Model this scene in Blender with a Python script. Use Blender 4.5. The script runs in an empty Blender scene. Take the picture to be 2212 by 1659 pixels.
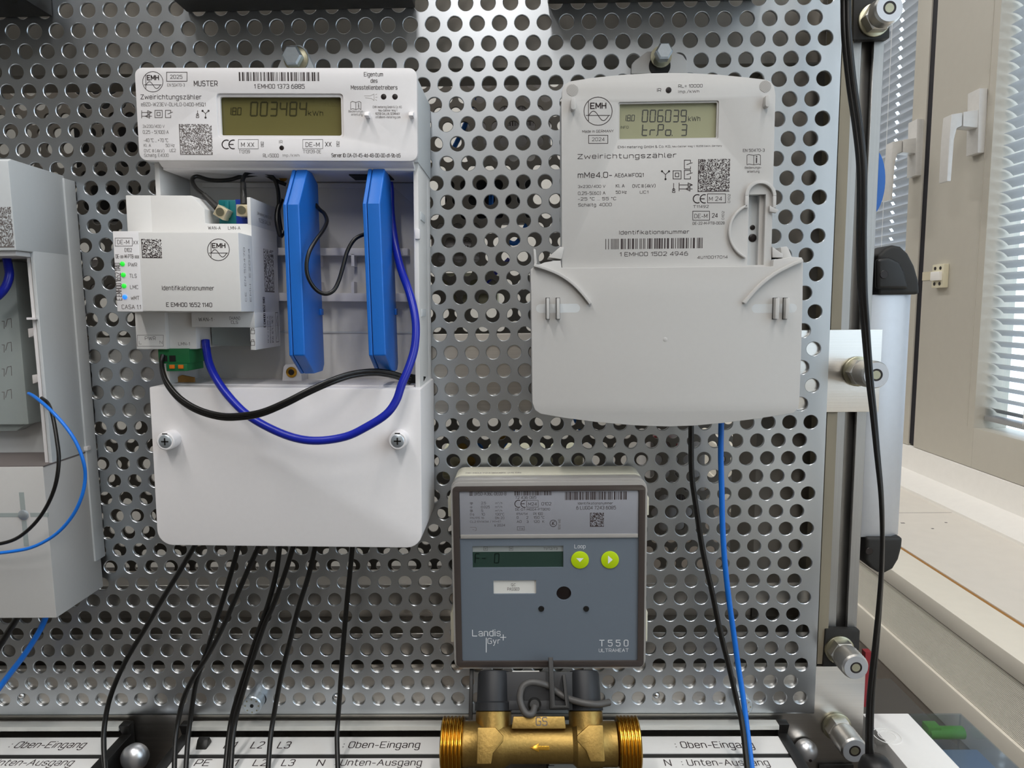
import bpy, bmesh, math, random
from mathutils import Vector, Matrix
from mathutils.geometry import tessellate_polygon

random.seed(7)
S = 0.001            # every measure below is in millimetres
C = bpy.context.scene.collection
scene = bpy.context.scene

# ------------------------------------------------------------------ camera
F_PX = 1478.43
RX = Vector((0.99983371, 0.01420853, -0.01143151))     # image right
RY = Vector((-0.00975181, -0.1131285, -0.99353251))    # image down
RZ = Vector((-0.01540986, 0.99347877, -0.11297113))    # forward
CAM = Vector((-204.438, -482.822, 292.017))
cd = bpy.data.cameras.new('camera'); cam = bpy.data.objects.new('camera', cd); C.objects.link(cam)
cd.sensor_width = 36.0; cd.lens = F_PX * 36.0 / 2212.0; cd.clip_start = 0.01; cd.clip_end = 100
m = Matrix(((RX.x, -RY.x, -RZ.x, CAM.x * S), (RX.y, -RY.y, -RZ.y, CAM.y * S), (RX.z, -RY.z, -RZ.z, CAM.z * S), (0, 0, 0, 1)))
cam.matrix_world = m
scene.camera = cam
vs = scene.view_settings
vs.view_transform = 'Standard'; vs.look = 'None'; vs.gamma = 1.0; vs.use_curve_mapping = False
vs.exposure = 0.0
cy = scene.cycles
cy.max_bounces = 6; cy.diffuse_bounces = 3; cy.glossy_bounces = 3; cy.transmission_bounces = 4; cy.transparent_max_bounces = 8
cy.use_light_tree = False; cy.caustics_reflective = False; cy.caustics_refractive = False

# ------------------------------------------------------------------ daylight outside
world = bpy.data.worlds.new('daylight'); scene.world = world; world.use_nodes = True
bg = world.node_tree.nodes['Background']
bg.inputs['Color'].default_value = (0.78, 0.88, 1.0, 1); bg.inputs['Strength'].default_value = 3.2

# ceiling lamps of the room: (x, y) centres in mm, long side along y; built further down with their fittings
CEIL_Z = 1750.0
LAMPS = [(-760, -800), (150, -800), (-330, -2200), (-300, 1600), (-1500, 700)]  # last one is an added, unseen lamp that lifts the faces under the sill
LAMP_W, LAMP_L, LAMP_POWER = 120.0, 1150.0, 11.0
LAMP_COL = (1.0, 0.975, 0.955)


# ------------------------------------------------------------------ measuring helpers (mm)
FR = [Vector((0, 0, 0)), 0.0]                # pivot and tilt (about y) of the thing being built


def frame(px=0.0, pz=0.0, deg=0.0):
    FR[0] = Vector((px, 0, pz)); FR[1] = math.radians(deg)


def _loc(w):
    if not FR[1]:
        return w
    d = w - FR[0]; a = -FR[1]; c, s = math.cos(a), math.sin(a)
    return FR[0] + Vector((d.x * c + d.z * s, d.y, -d.x * s + d.z * c))


def ray(px, py):
    return RX * ((px - 1106) / F_PX) + RY * ((py - 829.5) / F_PX) + RZ


def at(px, py, y):
    d = ray(px, py); return _loc(CAM + d * ((y - CAM.y) / d.y))


def atz(px, py, z):
    d = ray(px, py); return CAM + d * ((z - CAM.z) / d.z)


def atx(px, py, x):
    d = ray(px, py); return CAM + d * ((x - CAM.x) / d.x)


# ------------------------------------------------------------------ materials
def lin(h):
    h = h.lstrip('#'); o = []
    for i in (0, 2, 4):
        c = int(h[i:i + 2], 16) / 255
        o.append(c / 12.92 if c <= 0.04045 else ((c + 0.055) / 1.055) ** 2.4)
    return (*o, 1.0)


MATS = {}


def mat(name, col, rough=0.5, metal=0.0, var=0.06, nscale=120.0, bump=0.0, stretch=(1, 1, 1), rvar=0.0, spec=0.5, emit=None, trans=0.0, ior=1.45, alpha=1.0, coat=0.0):
    m = bpy.data.materials.new(name); m.use_nodes = True; nt = m.node_tree; p = nt.nodes['Principled BSDF']
    c = lin(col) if isinstance(col, str) else (*col, 1)
    p.inputs['Roughness'].default_value = rough; p.inputs['Metallic'].default_value = metal
    p.inputs['Specular IOR Level'].default_value = spec; p.inputs['IOR'].default_value = ior
    p.inputs['Transmission Weight'].default_value = trans; p.inputs['Alpha'].default_value = alpha
    p.inputs['Coat Weight'].default_value = coat
    tc = nt.nodes.new('ShaderNodeTexCoord'); mp = nt.nodes.new('ShaderNodeMapping'); nz = nt.nodes.new('ShaderNodeTexNoise')
    mp.inputs['Scale'].default_value = stretch; nz.inputs['Scale'].default_value = nscale; nz.inputs['Detail'].default_value = 3
    nt.links.new(tc.outputs['Object'], mp.inputs['Vector']); nt.links.new(mp.outputs['Vector'], nz.inputs['Vector'])
    rm = nt.nodes.new('ShaderNodeMix'); rm.data_type = 'RGBA'
    rm.inputs['A'].default_value = tuple(min(1, v * (1 - var)) for v in c[:3]) + (1,)
    rm.inputs['B'].default_value = tuple(min(1, v * (1 + var)) for v in c[:3]) + (1,)
    nt.links.new(nz.outputs['Fac'], rm.inputs['Factor']); nt.links.new(rm.outputs['Result'], p.inputs['Base Color'])
    if rvar:
        mr = nt.nodes.new('ShaderNodeMapRange'); mr.inputs['To Min'].default_value = rough - rvar; mr.inputs['To Max'].default_value = rough + rvar
        nt.links.new(nz.outputs['Fac'], mr.inputs['Value']); nt.links.new(mr.outputs['Result'], p.inputs['Roughness'])
    if bump:
        b = nt.nodes.new('ShaderNodeBump'); b.inputs['Strength'].default_value = bump; b.inputs['Distance'].default_value = 0.0004
        nt.links.new(nz.outputs['Fac'], b.inputs['Height']); nt.links.new(b.outputs['Normal'], p.inputs['Normal'])
    if emit:
        p.inputs['Emission Color'].default_value = (*lin(emit[0])[:3], 1); p.inputs['Emission Strength'].default_value = emit[1]
    MATS[name] = m
    return m


mat('galvanised', '#c6cbd0', 0.34, 1.0, 0.04, 60, 0.004, (1, 1, 0.2), 0.025)
mat('steel_shaded', '#77726b', 0.55, 0.0, 0.06, 80)  # galvanised steel of the rear panel, shade between the panels put into its colour
mat('rail_paint', '#aaa49a', 0.55, 0.0, 0.06, 80)
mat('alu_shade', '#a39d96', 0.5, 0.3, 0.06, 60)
mat('alu_brushed', '#c6c2bc', 0.34, 1.0, 0.10, 60, 0.12, (0.15, 1, 14), 0.06)
mat('alu_profile', '#a9a8a6', 0.42, 1.0, 0.10, 60, 0.08, (14, 14, 0.2), 0.06)
mat('alu_satin', '#d6d6d0', 0.45, 0.25, 0.04, 60, 0.05, (0.15, 1, 14))
mat('alu_matt', '#c3c5c9', 0.5, 0.85, 0.04, 200)
mat('zinc', '#c3ccd3', 0.32, 0.75, 0.10, 500, 0.1)
mat('knurl', '#cfccc6', 0.38, 1.0, 0.05, 400, 0.1)
mat('dome_satin', '#d9dadc', 0.34, 0.9, 0.02, 80)
mat('chrome', '#dfe0e2', 0.16, 1.0, 0.02, 80)
mat('washer', '#a9a690', 0.35, 1.0, 0.12, 300)
mat('white_plastic', '#e6e3e3', 0.42, 0, 0.02, 300, 0.03)
mat('warm_plastic', '#dcdad7', 0.45, 0, 0.02, 300, 0.03)
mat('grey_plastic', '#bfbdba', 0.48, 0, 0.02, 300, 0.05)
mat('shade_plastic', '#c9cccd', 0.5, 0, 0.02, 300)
mat('relay_grey', '#9ba3a1', 0.5, 0, 0.04, 200)
mat('dark_gap', '#14120f', 0.7, 0, 0.1, 200)
mat('black_plastic', '#191817', 0.42, 0, 0.1, 300, 0.05)
mat('black_matt', '#232220', 0.6, 0, 0.1, 300, 0.05)
mat('charcoal', '#232427', 0.5, 0, 0.06, 300, 0.05)
mat('black_cable', '#141312', 0.33, 0, 0.1, 300)
mat('grey_cable', '#4e4c4a', 0.45, 0, 0.06, 300)
mat('blue_plastic', '#1c69c2', 0.4, 0, 0.04, 300, 0.06)
mat('blue_cable', '#17259c', 0.3, 0, 0.05, 200)
mat('blue_wire', '#1a72d6', 0.35, 0, 0.05, 200)
mat('teal', '#0f6f74', 0.4); mat('royal', '#1d3a9e', 0.4)
mat('green_block', '#1d6a3c', 0.5); mat('orange', '#d8701c', 0.5)
mat('brass_cast', '#a0844c', 0.45, 1.0, 0.18, 500, 0.35)
mat('brass_turned', '#c99a3c', 0.24, 1.0, 0.10, 300)
mat('gold_plug', '#e3d6b6', 0.35, 0.6, 0.08, 300)
mat('ink', '#3a3030', 0.6, 0, 0.05, 300); mat('ink_grey', '#6b6462', 0.6, 0, 0.05, 300); mat('ink_faint', '#a8a29d', 0.6)
mat('ink_white', '#e4e6e8', 0.6)
mat('hole_dark', '#1c1413', 0.35)
mat('lcd_olive', '#6b653c', 0.18, 0, 0.05, 40, coat=0.3); mat('lcd_sage', '#98987c', 0.18, 0, 0.06, 40, coat=0.3); mat('lcd_green', '#2c3f38', 0.18, 0, 0.05, 40, coat=0.3)
mat('lcd_segment', '#3a371c', 0.3); mat('lcd_segment_faint', '#6a6433', 0.3); mat('lcd_segment_cool', '#4b4c49', 0.3); mat('lcd_segment_dark', '#0e1c18', 0.3)
mat('lcd_bar', '#8f9493', 0.4)
mat('smoke_rim', '#443d3a', 0.22, 0, 0.06, 100, coat=0.5); mat('clear_rim', '#9c9995', 0.28, 0, 0.04, 100, coat=0.4)
mat('slate', '#666f79', 0.5, 0, 0.02, 200, 0.03); mat('label_grey', '#8f9096', 0.4, 0, 0.02, 200)
mat('sticker', '#d9d8d2', 0.5); mat('lime', '#b4cf0e', 0.4)
mat('paper', '#ecebe8', 0.55, 0, 0.02, 200)
mat('ivory', '#d9d5c2', 0.5); mat('ceramic', '#e2dbc0', 0.45); mat('tape', '#d8cfb4', 0.5, 0, 0.1, 200, 0.2, (8, 8, 1))
mat('frame_beige', '#c6c1b5', 0.5, 0, 0.03, 60); mat('tan_paint', '#8d8573', 0.6, 0, 0.05, 60); mat('gasket', '#17161f', 0.6); mat('handle_satin', '#dcdad6', 0.38, 0.1)
mat('slat_grey', '#cfd1d4', 0.4, 0.0, 0.02, 60); mat('sill_top', '#e6e0d6', 0.5, 0, 0.04, 40); mat('sill_white', '#f6f3ed', 0.55, 0, 0.03, 80, 0.1)
mat('brown_joint', '#a5783f', 0.8, 0, 0.2, 300, 0.4); mat('radiator_cream', '#ebe5d7', 0.5, 0, 0.03, 60)
mat('radiator_rib', '#f0ebdf', 0.5, 0, 0.03, 60)
mat('wall_grey', '#9a958e', 0.8, 0, 0.04, 20, 0.1)
mat('wall_paint', '#d8d5ce', 0.8, 0, 0.03, 20, 0.1); mat('ceiling_paint', '#e6e4df', 0.9, 0, 0.02, 20); mat('floor_lino', '#45423f', 0.6, 0, 0.1, 12)


def clear_mat(name, col, gloss):
    m = bpy.data.materials.new(name); m.use_nodes = True; nt = m.node_tree; nt.nodes.remove(nt.nodes['Principled BSDF'])
    t = nt.nodes.new('ShaderNodeBsdfTransparent'); t.inputs['Color'].default_value = col; g = nt.nodes.new('ShaderNodeBsdfGlossy'); g.inputs['Roughness'].default_value = 0.05
    x = nt.nodes.new('ShaderNodeMixShader'); x.inputs['Fac'].default_value = gloss
    nt.links.new(t.outputs[0], x.inputs[1]); nt.links.new(g.outputs[0], x.inputs[2]); nt.links.new(x.outputs[0], nt.nodes['Material Output'].inputs['Surface'])
    MATS[name] = m


clear_mat('glass', (0.93, 0.96, 0.97, 1), 0.05)
clear_mat('clear_plastic', (0.84, 0.88, 0.92, 1), 0.10)
mat('lime_clip', '#3f951c', 0.4); mat('steel_blue', '#6d7f96', 0.4, 0, 0.2, 30)
mat('bench', '#4a453f', 0.6); mat('recess_taupe', '#a39a90', 0.7); mat('red_tape', '#8d1f28', 0.5); mat('blue_disc', '#1660b5', 0.4)
mat('cream_box', '#e4e2c4', 0.5); mat('facade', '#a9adb0', 0.8)
mat('led_green', '#2fd23a', 0.3, emit=('#2bd93c', 0.6)); mat('led_blue', '#2f7cff', 0.3, emit=('#2a7bff', 1.0))
mat('lamp_glow', '#fff3df', 0.5, emit=('#fff8f0', 4.0))
for k in ('lamp_glow', 'led_green', 'led_blue'): MATS[k].cycles.emission_sampling = 'NONE'


# ------------------------------------------------------------------ mesh builder
class MB:
    def __init__(self): self.v = []; self.f = []

    def add(self, vs, fs):
        b = len(self.v); self.v += [Vector(p) for p in vs]; self.f += [tuple(i + b for i in f) for f in fs]; return self

    def box(self, x0, x1, y0, y1, z0, z1):
        x0, x1 = sorted((x0, x1)); y0, y1 = sorted((y0, y1)); z0, z1 = sorted((z0, z1))
        return self.add([(x0, y0, z0), (x1, y0, z0), (x1, y1, z0), (x0, y1, z0), (x0, y0, z1), (x1, y0, z1), (x1, y1, z1), (x0, y1, z1)],
                        [(0, 3, 2, 1), (4, 5, 6, 7), (0, 1, 5, 4), (1, 2, 6, 5), (2, 3, 7, 6), (3, 0, 4, 7)])

    def prism(self, poly, a, b, axis='y', holes=()):
        """poly in the two other axes (x,z)|(y,z)|(x,y), pushed from a to b along axis"""
        def P(q, t):
            return {'y': (q[0], t, q[1]), 'x': (t, q[0], q[1]), 'z': (q[0], q[1], t)}[axis]
        loops = [list(poly)] + [list(h) for h in holes]
        vs, idx = [], []
        for l in loops:
            idx.append(list(range(len(vs), len(vs) + len(l)))); vs += l
        n = len(vs)
        if holes or len(poly) > 24:
            tris = tessellate_polygon([[Vector((q[0], q[1], 0)) for q in l] for l in loops])
        else:
            tris = [tuple(range(len(poly)))]
        fs = [tuple(t) for t in tris] + [tuple(i + n for i in reversed(t)) for t in tris]
        for l in idx:
            for k in range(len(l)):
                i, j = l[k], l[(k + 1) % len(l)]; fs.append((i, j, j + n, i + n))
        return self.add([P(q, a) for q in vs] + [P(q, b) for q in vs], fs)

    def tube(self, pts, r, n=10, smooth=5, flat=None):
        pts = spline(pts, smooth) if smooth else [Vector(p) for p in pts]
        rr = r if callable(r) else (lambda t: r)
        vs, fs = [], []; up = None; N = len(pts)
        for i, p in enumerate(pts):
            t = (pts[min(i + 1, N - 1)] - pts[max(i - 1, 0)]).normalized()
            if up is None:
                up = Vector((0, 1, 0)) if abs(t.y) < 0.9 else Vector((1, 0, 0))
            a = t.cross(up).normalized(); up = a.cross(t).normalized()
            R = rr(i / (N - 1))
            vs += [p + (a * math.cos(2 * math.pi * k / n) + up * math.sin(2 * math.pi * k / n)) * R for k in range(n)]
        for i in range(N - 1):
            for k in range(n):
                fs.append((i * n + k, i * n + (k + 1) % n, (i + 1) * n + (k + 1) % n, (i + 1) * n + k))
        fs += [tuple(reversed(range(n))), tuple((N - 1) * n + k for k in range(n))]
        return self.add(vs, fs)

    def lathe(self, prof, c, axis='y', n=24, rfun=None):
        """prof = [(radius, offset along axis)]"""
        vs, fs = [], []; c = Vector(c)
        for j, (r, t) in enumerate(prof):
            for k in range(n):
                a = 2 * math.pi * k / n; q = r * (rfun(j, k) if rfun else 1)
                u, w = q * math.cos(a), q * math.sin(a)
                vs.append(c + Vector({'y': (u, t, w), 'x': (t, u, w), 'z': (u, w, t)}[axis]))
        for j in range(len(prof) - 1):
            for k in range(n):
                fs.append((j * n + k, j * n + (k + 1) % n, (j + 1) * n + (k + 1) % n, (j + 1) * n + k))
        fs += [tuple(range(n)), tuple((len(prof) - 1) * n + k for k in reversed(range(n)))]
        return self.add(vs, fs)

    def build(self, name, material, parent=None, bevel=0.0, seg=2, smooth=38, origin=None):
        o0 = root_of(parent) if parent else (origin if origin is not None else Vector((0, 0, 0)))
        me = bpy.data.meshes.new(name)
        bm = bmesh.new()
        bv = [bm.verts.new((p - o0) * S) for p in self.v]
        for f in self.f:
            try:
                bm.faces.new([bv[i] for i in f])
            except ValueError:
                pass
        bmesh.ops.recalc_face_normals(bm, faces=bm.faces)
        if bevel:
            es = [e for e in bm.edges if len(e.link_faces) == 2 and e.calc_face_angle(0) > 0.7]
            bmesh.ops.bevel(bm, geom=es, offset=bevel * S, segments=seg, affect='EDGES', profile=0.6, clamp_overlap=True)
        bm.to_mesh(me); bm.free()
        return link(name, me, material, parent, o0 if not parent else None, smooth)


def link(name, me, material, parent, origin=None, smooth=38):
    me.materials.clear(); me.materials.append(MATS[material] if isinstance(material, str) else material)
    if smooth:
        me.polygons.foreach_set('use_smooth', [True] * len(me.polygons)); me.set_sharp_from_angle(angle=math.radians(smooth))
    o = bpy.data.objects.new(name, me); C.objects.link(o)
    if parent:
        o.parent = parent
    elif origin is not None:
        o.location = origin * S
    return o


ROOT = {}


def root_of(o):
    while o.parent:
        o = o.parent
    return ROOT[o.name]


def thing(name, label, cat, base, deg=0.0, group=None):
    e = bpy.data.objects.new(name, None); C.objects.link(e); e.empty_display_size = 0.01
    base = Vector(base); e.location = base * S; e.rotation_euler = (0, math.radians(deg), 0); ROOT[e.name] = base
    return tag(e, label, cat, group)


def tag(o, label, cat, group=None):
    o['label'] = label; o['category'] = cat
    if group: o['group'] = group
    return o


def struct(o):
    o['kind'] = 'structure'; return o


def stuff(o):
    o['kind'] = 'stuff'; return o


def spline(pts, k=5):
    p = [Vector(q) for q in pts]; out = []
    for i in range(len(p) - 1):
        a, b, c, d = p[max(i - 1, 0)], p[i], p[i + 1], p[min(i + 2, len(p) - 1)]
        for s in range(k):
            t = s / k
            out.append(0.5 * ((2 * b) + (c - a) * t + (2 * a - 5 * b + 4 * c - d) * t * t + (3 * b - a - 3 * c + d) * t ** 3))
    out.append(p[-1])
    return out


def rrect(x0, x1, z0, z1, r, n=5, corners=(1, 1, 1, 1)):
    x0, x1 = sorted((x0, x1)); z0, z1 = sorted((z0, z1)); o = []
    for (cx, cz, a0, on) in ((x0 + r, z0 + r, 180, corners[0]), (x1 - r, z0 + r, 270, corners[1]), (x1 - r, z1 - r, 0, corners[2]), (x0 + r, z1 - r, 90, corners[3])):
        if on:
            o += [(cx + r * math.cos(math.radians(a0 + 90 * k / n)), cz + r * math.sin(math.radians(a0 + 90 * k / n))) for k in range(n + 1)]
        else:
            o.append((x0 if cx < (x0 + x1) / 2 else x1, z0 if cz < (z0 + z1) / 2 else z1))
    return o


def circ(cx, cz, r, n=20):
    return [(cx + r * math.cos(2 * math.pi * k / n), cz + r * math.sin(2 * math.pi * k / n)) for k in range(n)]


def xz(p): return (p.x, p.z)


def P2(px, py, y): return xz(at(px, py, y))


def poly_px(pts, y): return [P2(a, b, y) for a, b in pts]


# ------------------------------------------------------------------ print: lettering, strokes, codes
# stroke alphabet: tokens are x and y (hex, baseline 3, cap height b); ';' lifts the pen
GL = {'0': '13 43 54 5a 4b 1b 0a 04 13', '1': '09 2b 23', '2': '0a 1b 4b 5a 58 03 53', '3': '0a 1b 4b 5a 58 47 27;47 56 54 43 13 04', '4': '43 4b 05 55', '5': '5b 0b 08 48 57 54 43 13 04', '6': '4b 2b 08 04 13 43 54 57 48 08',
      '7': '0b 5b 23', '8': '17 08 0a 1b 4b 5a 58 47 17 06 04 13 43 54 56 47', '9': '13 33 56 5a 4b 1b 0a 07 16 56', 'A': '03 3b 63;16 56', 'B': '03 0b 4b 5a 58 47 07;47 56 54 43 03', 'C': '5a 4b 1b 0a 04 13 43 54', 'D': '03 0b 3b 59 55 33 03',
      'E': '5b 0b 03 53;07 47', 'F': '5b 0b 03;07 47', 'G': '5a 4b 1b 0a 04 13 43 54 57 37', 'H': '03 0b;53 5b;07 57', 'I': '03 0b', 'J': '04 13 33 44 4b', 'K': '03 0b;5b 07;27 53', 'L': '0b 03 53', 'M': '03 0b 35 6b 63', 'N': '03 0b 53 5b',
      'O': '13 43 54 5a 4b 1b 0a 04 13', 'P': '03 0b 4b 5a 57 46 06', 'Q': '13 43 54 5a 4b 1b 0a 04 13;35 62', 'R': '03 0b 4b 5a 57 46 06;36 53', 'S': '5a 4b 1b 0a 08 17 47 56 54 43 13 04', 'T': '0b 6b;3b 33', 'U': '0b 04 13 43 54 5b', 'V': '0b 33 6b',
      'W': '0b 23 4a 63 8b', 'X': '03 5b;0b 53', 'Y': '0b 37 6b;37 33', 'Z': '0b 5b 03 53', 'a': '08 19 39 48 43 13 04 05 16 46', 'b': '0b 03 33 44 48 39 09', 'c': '48 39 19 08 04 13 33 44', 'd': '4b 43 13 04 08 19 49', 'e': '06 46 48 39 19 08 04 13 33 44',
      'f': '13 1a 2b 3b;09 39', 'g': '49 19 08 04 13 43;49 41 30 10 01', 'h': '0b 03;08 19 39 48 43', 'i': '03 09;0b 0b', 'j': '00 11 19;1b 1b', 'k': '0b 03;49 06;16 43', 'l': '0b 04 13', 'm': '03 09;08 19 29 38 33;38 49 59 68 63', 'n': '03 09;08 19 39 48 43',
      'o': '13 33 44 48 39 19 08 04 13', 'p': '00 09 39 48 44 33 03', 'q': '40 49 19 08 04 13 43', 'r': '03 09;07 19 39', 's': '48 39 19 08 07 16 36 45 44 33 13 04', 't': '1b 14 23 33;09 39', 'u': '09 04 13 43;49 43', 'v': '09 23 49', 'w': '09 13 38 53 69', 'x': '03 49;09 43',
      'y': '09 23;49 23 10 00', 'z': '09 49 03 43', 'ä': '08 19 39 48 43 13 04 05 16 46;1b 1b;3b 3b', '-': '06 36', '.': '03 03', ',': '04 02', ':': '04 04;08 08', '/': '02 4c', '(': '2c 0a 04 22', ')': '0c 2a 24 02', '+': '07 47;25 29', '=': '05 45;08 48',
      '&': '53 0a 1b 2b 3a 05 04 13 33 56', '@': '45 35 25 16 18 29 39 48 45 56 59 4b 1b 09 05 13 43', '°': '0a 1b 2a 19 0a', '³': '0b 2b 1a 29 18 08', '•': '07 07'}


def glyph_mesh(s, bold, W, H):
    """strokes of the words s fitted to W x H; returns points in 0..1 and faces"""
    lines, x = [], 0.0
    for c in s:
        if c == ' ':
            x += 3.2; continue
        g = [[(x + int(t[0], 16), int(t[1], 16) - 3.0) for t in l.split()] for l in GL[c].split(';')]
        lines += g; x = max(q[0] for l in g for q in l) + 2.1
    xs = [q[0] for l in lines for q in l]; ys = [q[1] for l in lines for q in l]
    x0, x1, y0, y1 = min(xs), max(xs), min(ys), max(ys)
    h = 0.5 * (0.85 + 18 * bold) * H / max(y1 - y0, 4)
    def X(v): return h + (v - x0) / max(x1 - x0, 1e-6) * (W - 2 * h) if x1 > x0 else W / 2
    def Y(v): return h + (v - y0) / max(y1 - y0, 1e-6) * (H - 2 * h) if y1 > y0 else H / 2
    vs, fs = [], []
    for l in lines:
        q = [Vector((X(a), Y(b))) for a, b in l]
        for a, b in zip(q, q[1:]):
            d = b - a
            if d.length < 1e-6:
                d = Vector((1, 0)); a = a - d * h * 0.5; b = b + d * h * 0.5
            d = d.normalized(); n = Vector((-d.y, d.x)) * h; e = d * h * 0.5; i = len(vs)
            vs += [a - e - n, b + e - n, b + e + n, a - e + n]; fs.append((i, i + 1, i + 2, i + 3))
    return [(v.x / W, v.y / H) for v in vs], fs


def flat(parent, name, vs, fs, material):
    me = bpy.data.meshes.new(name); o0 = root_of(parent) if parent.name not in ROOT else ROOT[parent.name]
    me.from_pydata([(v - o0) * S for v in vs], [], fs)
    return link(name, me, material, parent, None, 0)


def text_on(parent, s, O, U, V, material='ink', bold=0.0, rot=0, name='lettering'):
    W, H = U.length, V.length
    if rot: W, H = H, W
    uv, fs = glyph_mesh(s, bold, W, H)
    if rot == 90: uv = [(1 - v, u) for u, v in uv]
    if rot == -90: uv = [(v, 1 - u) for u, v in uv]
    return flat(parent, name, [O + U * u + V * v for u, v in uv], fs, material)


def text(parent, s, x0, y0, x1, y1, y, material='ink', bold=0.0, rot=0, name='lettering'):
    O = at(x0, y1, y); T = at(x1, y0, y)
    return text_on(parent, s, O, Vector((T.x - O.x, 0, 0)), Vector((0, 0, T.z - O.z)), material, bold, rot, name)


def strokes(parent, lines, w, y, material='ink', name='printed_symbol'):
    """polylines in px drawn w px wide on the plane y"""
    vs, fs = [], []
    for l in lines:
        q = [at(a, b, y) for a, b in l]
        h = (at(l[0][0] + w / 2, l[0][1], y) - q[0]).length
        for a, b in zip(q, q[1:]):
            d = (b - a); d = d.normalized() if d.length else Vector((1, 0, 0)); n = Vector((d.z, 0, -d.x)) * h; e = d * h * 0.6
            i = len(vs); vs += [a - e + n, b + e + n, b + e - n, a - e - n]; fs.append((i, i + 1, i + 2, i + 3))
    return flat(parent, name, vs, fs, material)


def arc(cx, cy, r, a0=0, a1=360, n=28):
    return [(cx + r * math.cos(math.radians(a0 + (a1 - a0) * k / n)), cy - r * math.sin(math.radians(a0 + (a1 - a0) * k / n))) for k in range(n + 1)]


def rect_px(x0, y0, x1, y1): return [(x0, y0), (x1, y0), (x1, y1), (x0, y1), (x0, y0)]


def boxed(parent, s, box, txt, y, w=1.3, material='ink'):
    strokes(parent, [rect_px(*box)], w, y, material, 'printed_border'); text(parent, s, *txt, y, material)


def barcode(parent, x0, y0, x1, y1, y, seed, n=42, material='ink'):
    r = random.Random(seed); vs, fs = [], []; t = 0; wid = [r.choice((1, 1, 2, 3)) for _ in range(n * 2 - 1)]; tot = sum(wid)
    O = at(x0, y1, y); T = at(x1, y0, y)
    for i, w in enumerate(wid):
        if i % 2 == 0:
            a = O.x + (T.x - O.x) * t / tot; b = O.x + (T.x - O.x) * (t + w) / tot; k = len(vs)
            vs += [Vector((a, y, O.z)), Vector((b, y, O.z)), Vector((b, y, T.z)), Vector((a, y, T.z))]; fs.append((k, k + 1, k + 2, k + 3))
        t += w
    return flat(parent, 'barcode', vs, fs, material)


def dotcode_on(parent, O, U, V, n, seed, material='ink'):
    r = random.Random(seed); vs, fs = [], []
    for j in range(n):
        i = 0
        while i < n:
            if i == 0 or j == 0 or r.random() < 0.5:
                e = i + 1
                k = len(vs); vs += [O + U * (i / n) + V * (j / n), O + U * (e / n) + V * (j / n), O + U * (e / n) + V * ((j + 1) / n), O + U * (i / n) + V * ((j + 1) / n)]
                fs.append((k, k + 1, k + 2, k + 3))
            i += 1
    return flat(parent, 'dot_code', vs, fs, material)


def dotcode(parent, x0, y0, x1, y1, y, n, seed, material='ink'):
    O = at(x0, y1, y); T = at(x1, y0, y)
    return dotcode_on(parent, O, Vector((T.x - O.x, 0, 0)), Vector((0, 0, T.z - O.z)), n, seed, material)


def ce_mark(parent, x0, y0, x1, y1, y, w=2.2, material='ink'):
    h = (y1 - y0) / 2; cy = (y0 + y1) / 2
    strokes(parent, [arc(x0 + h, cy, h, 65, 295, 14), arc(x1 - h * 0.35, cy, h, 75, 285, 14)[0:15], [(x1 - h * 1.3, cy), (x1 - h * 0.35, cy)]], w, y, material, 'conformity_mark')


def wave_logo(parent, cx, cy, r, txt, y, w=1.2, material='ink'):
    strokes(parent, [arc(cx, cy, r), [(cx - r * 0.68, cy - r * 0.72), (cx - r * 0.68, cy + r * 0.7)], [(cx - r * 0.85, cy + r * 0.3), (cx + r * 0.85, cy + r * 0.3)],
                     [(cx + r * (-0.68 + 1.42 * t / 16), cy + r * (0.33 - 0.34 * math.sin(2 * math.pi * t / 16))) for t in range(17)]], w, y, material, 'printed_logo')
    text(parent, 'EMH', *txt, y, material, 0.035)


SEG = {'0': 'abcdef', '1': 'bc', '2': 'abged', '3': 'abgcd', '4': 'fgbc', '5': 'afgcd', '6': 'afgedc', '7': 'abc', '8': 'abcdefg', '9': 'abcdfg', 't': 'fged', 'r': 'eg', 'P': 'abgfe', 'o': 'cdeg', 'i': 'ef', 'F': 'afeg', ' ': '', '-': 'g'}


def sevenseg(parent, s, x0, y0, x1, y1, y, w, slant=0.06, material='lcd_segment'):
    n = len([c for c in s if c != '.']); cw = (x1 - x0) / n; i = 0; ls = []
    h = y1 - y0; dw = cw * 0.66
    for c in s:
        if c == '.':
            X = x0 + i * cw - cw * 0.14; ls.append([(X, y1), (X + 0.2, y1)]); continue
        X = x0 + i * cw
        def q(u, v): return (X + u * dw + (1 - v) * h * slant, y0 + v * h)
        g = 0.045
        sg = {'a': (q(.12, 0), q(.88, 0)), 'g': (q(.12, .5), q(.88, .5)), 'd': (q(.12, 1), q(.88, 1)), 'f': (q(0, g), q(0, .5 - g)), 'e': (q(0, .5 + g), q(0, 1 - g)), 'b': (q(1, g), q(1, .5 - g)), 'c': (q(1, .5 + g), q(1, 1 - g))}
        ls += [list(sg[k]) for k in SEG[c]]; i += 1
    return strokes(parent, ls, w, y, material, 'display_digits')


def disc(parent, px, py, r_px, y, depth, material, name, dome=0.0, n=24):
    c = at(px, py, y); r = (at(px + r_px, py, y) - c).length
    pr = [(r, 0), (r, -depth * 0.7), (r * 0.9, -depth)] if not dome else [(r, 0.2), (r * 0.94, -dome * 0.45), (r * 0.7, -dome * 0.8), (r * 0.35, -dome * 0.97)]
    return MB().lathe(pr, c, 'y', n).build(name, material, parent)

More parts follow.
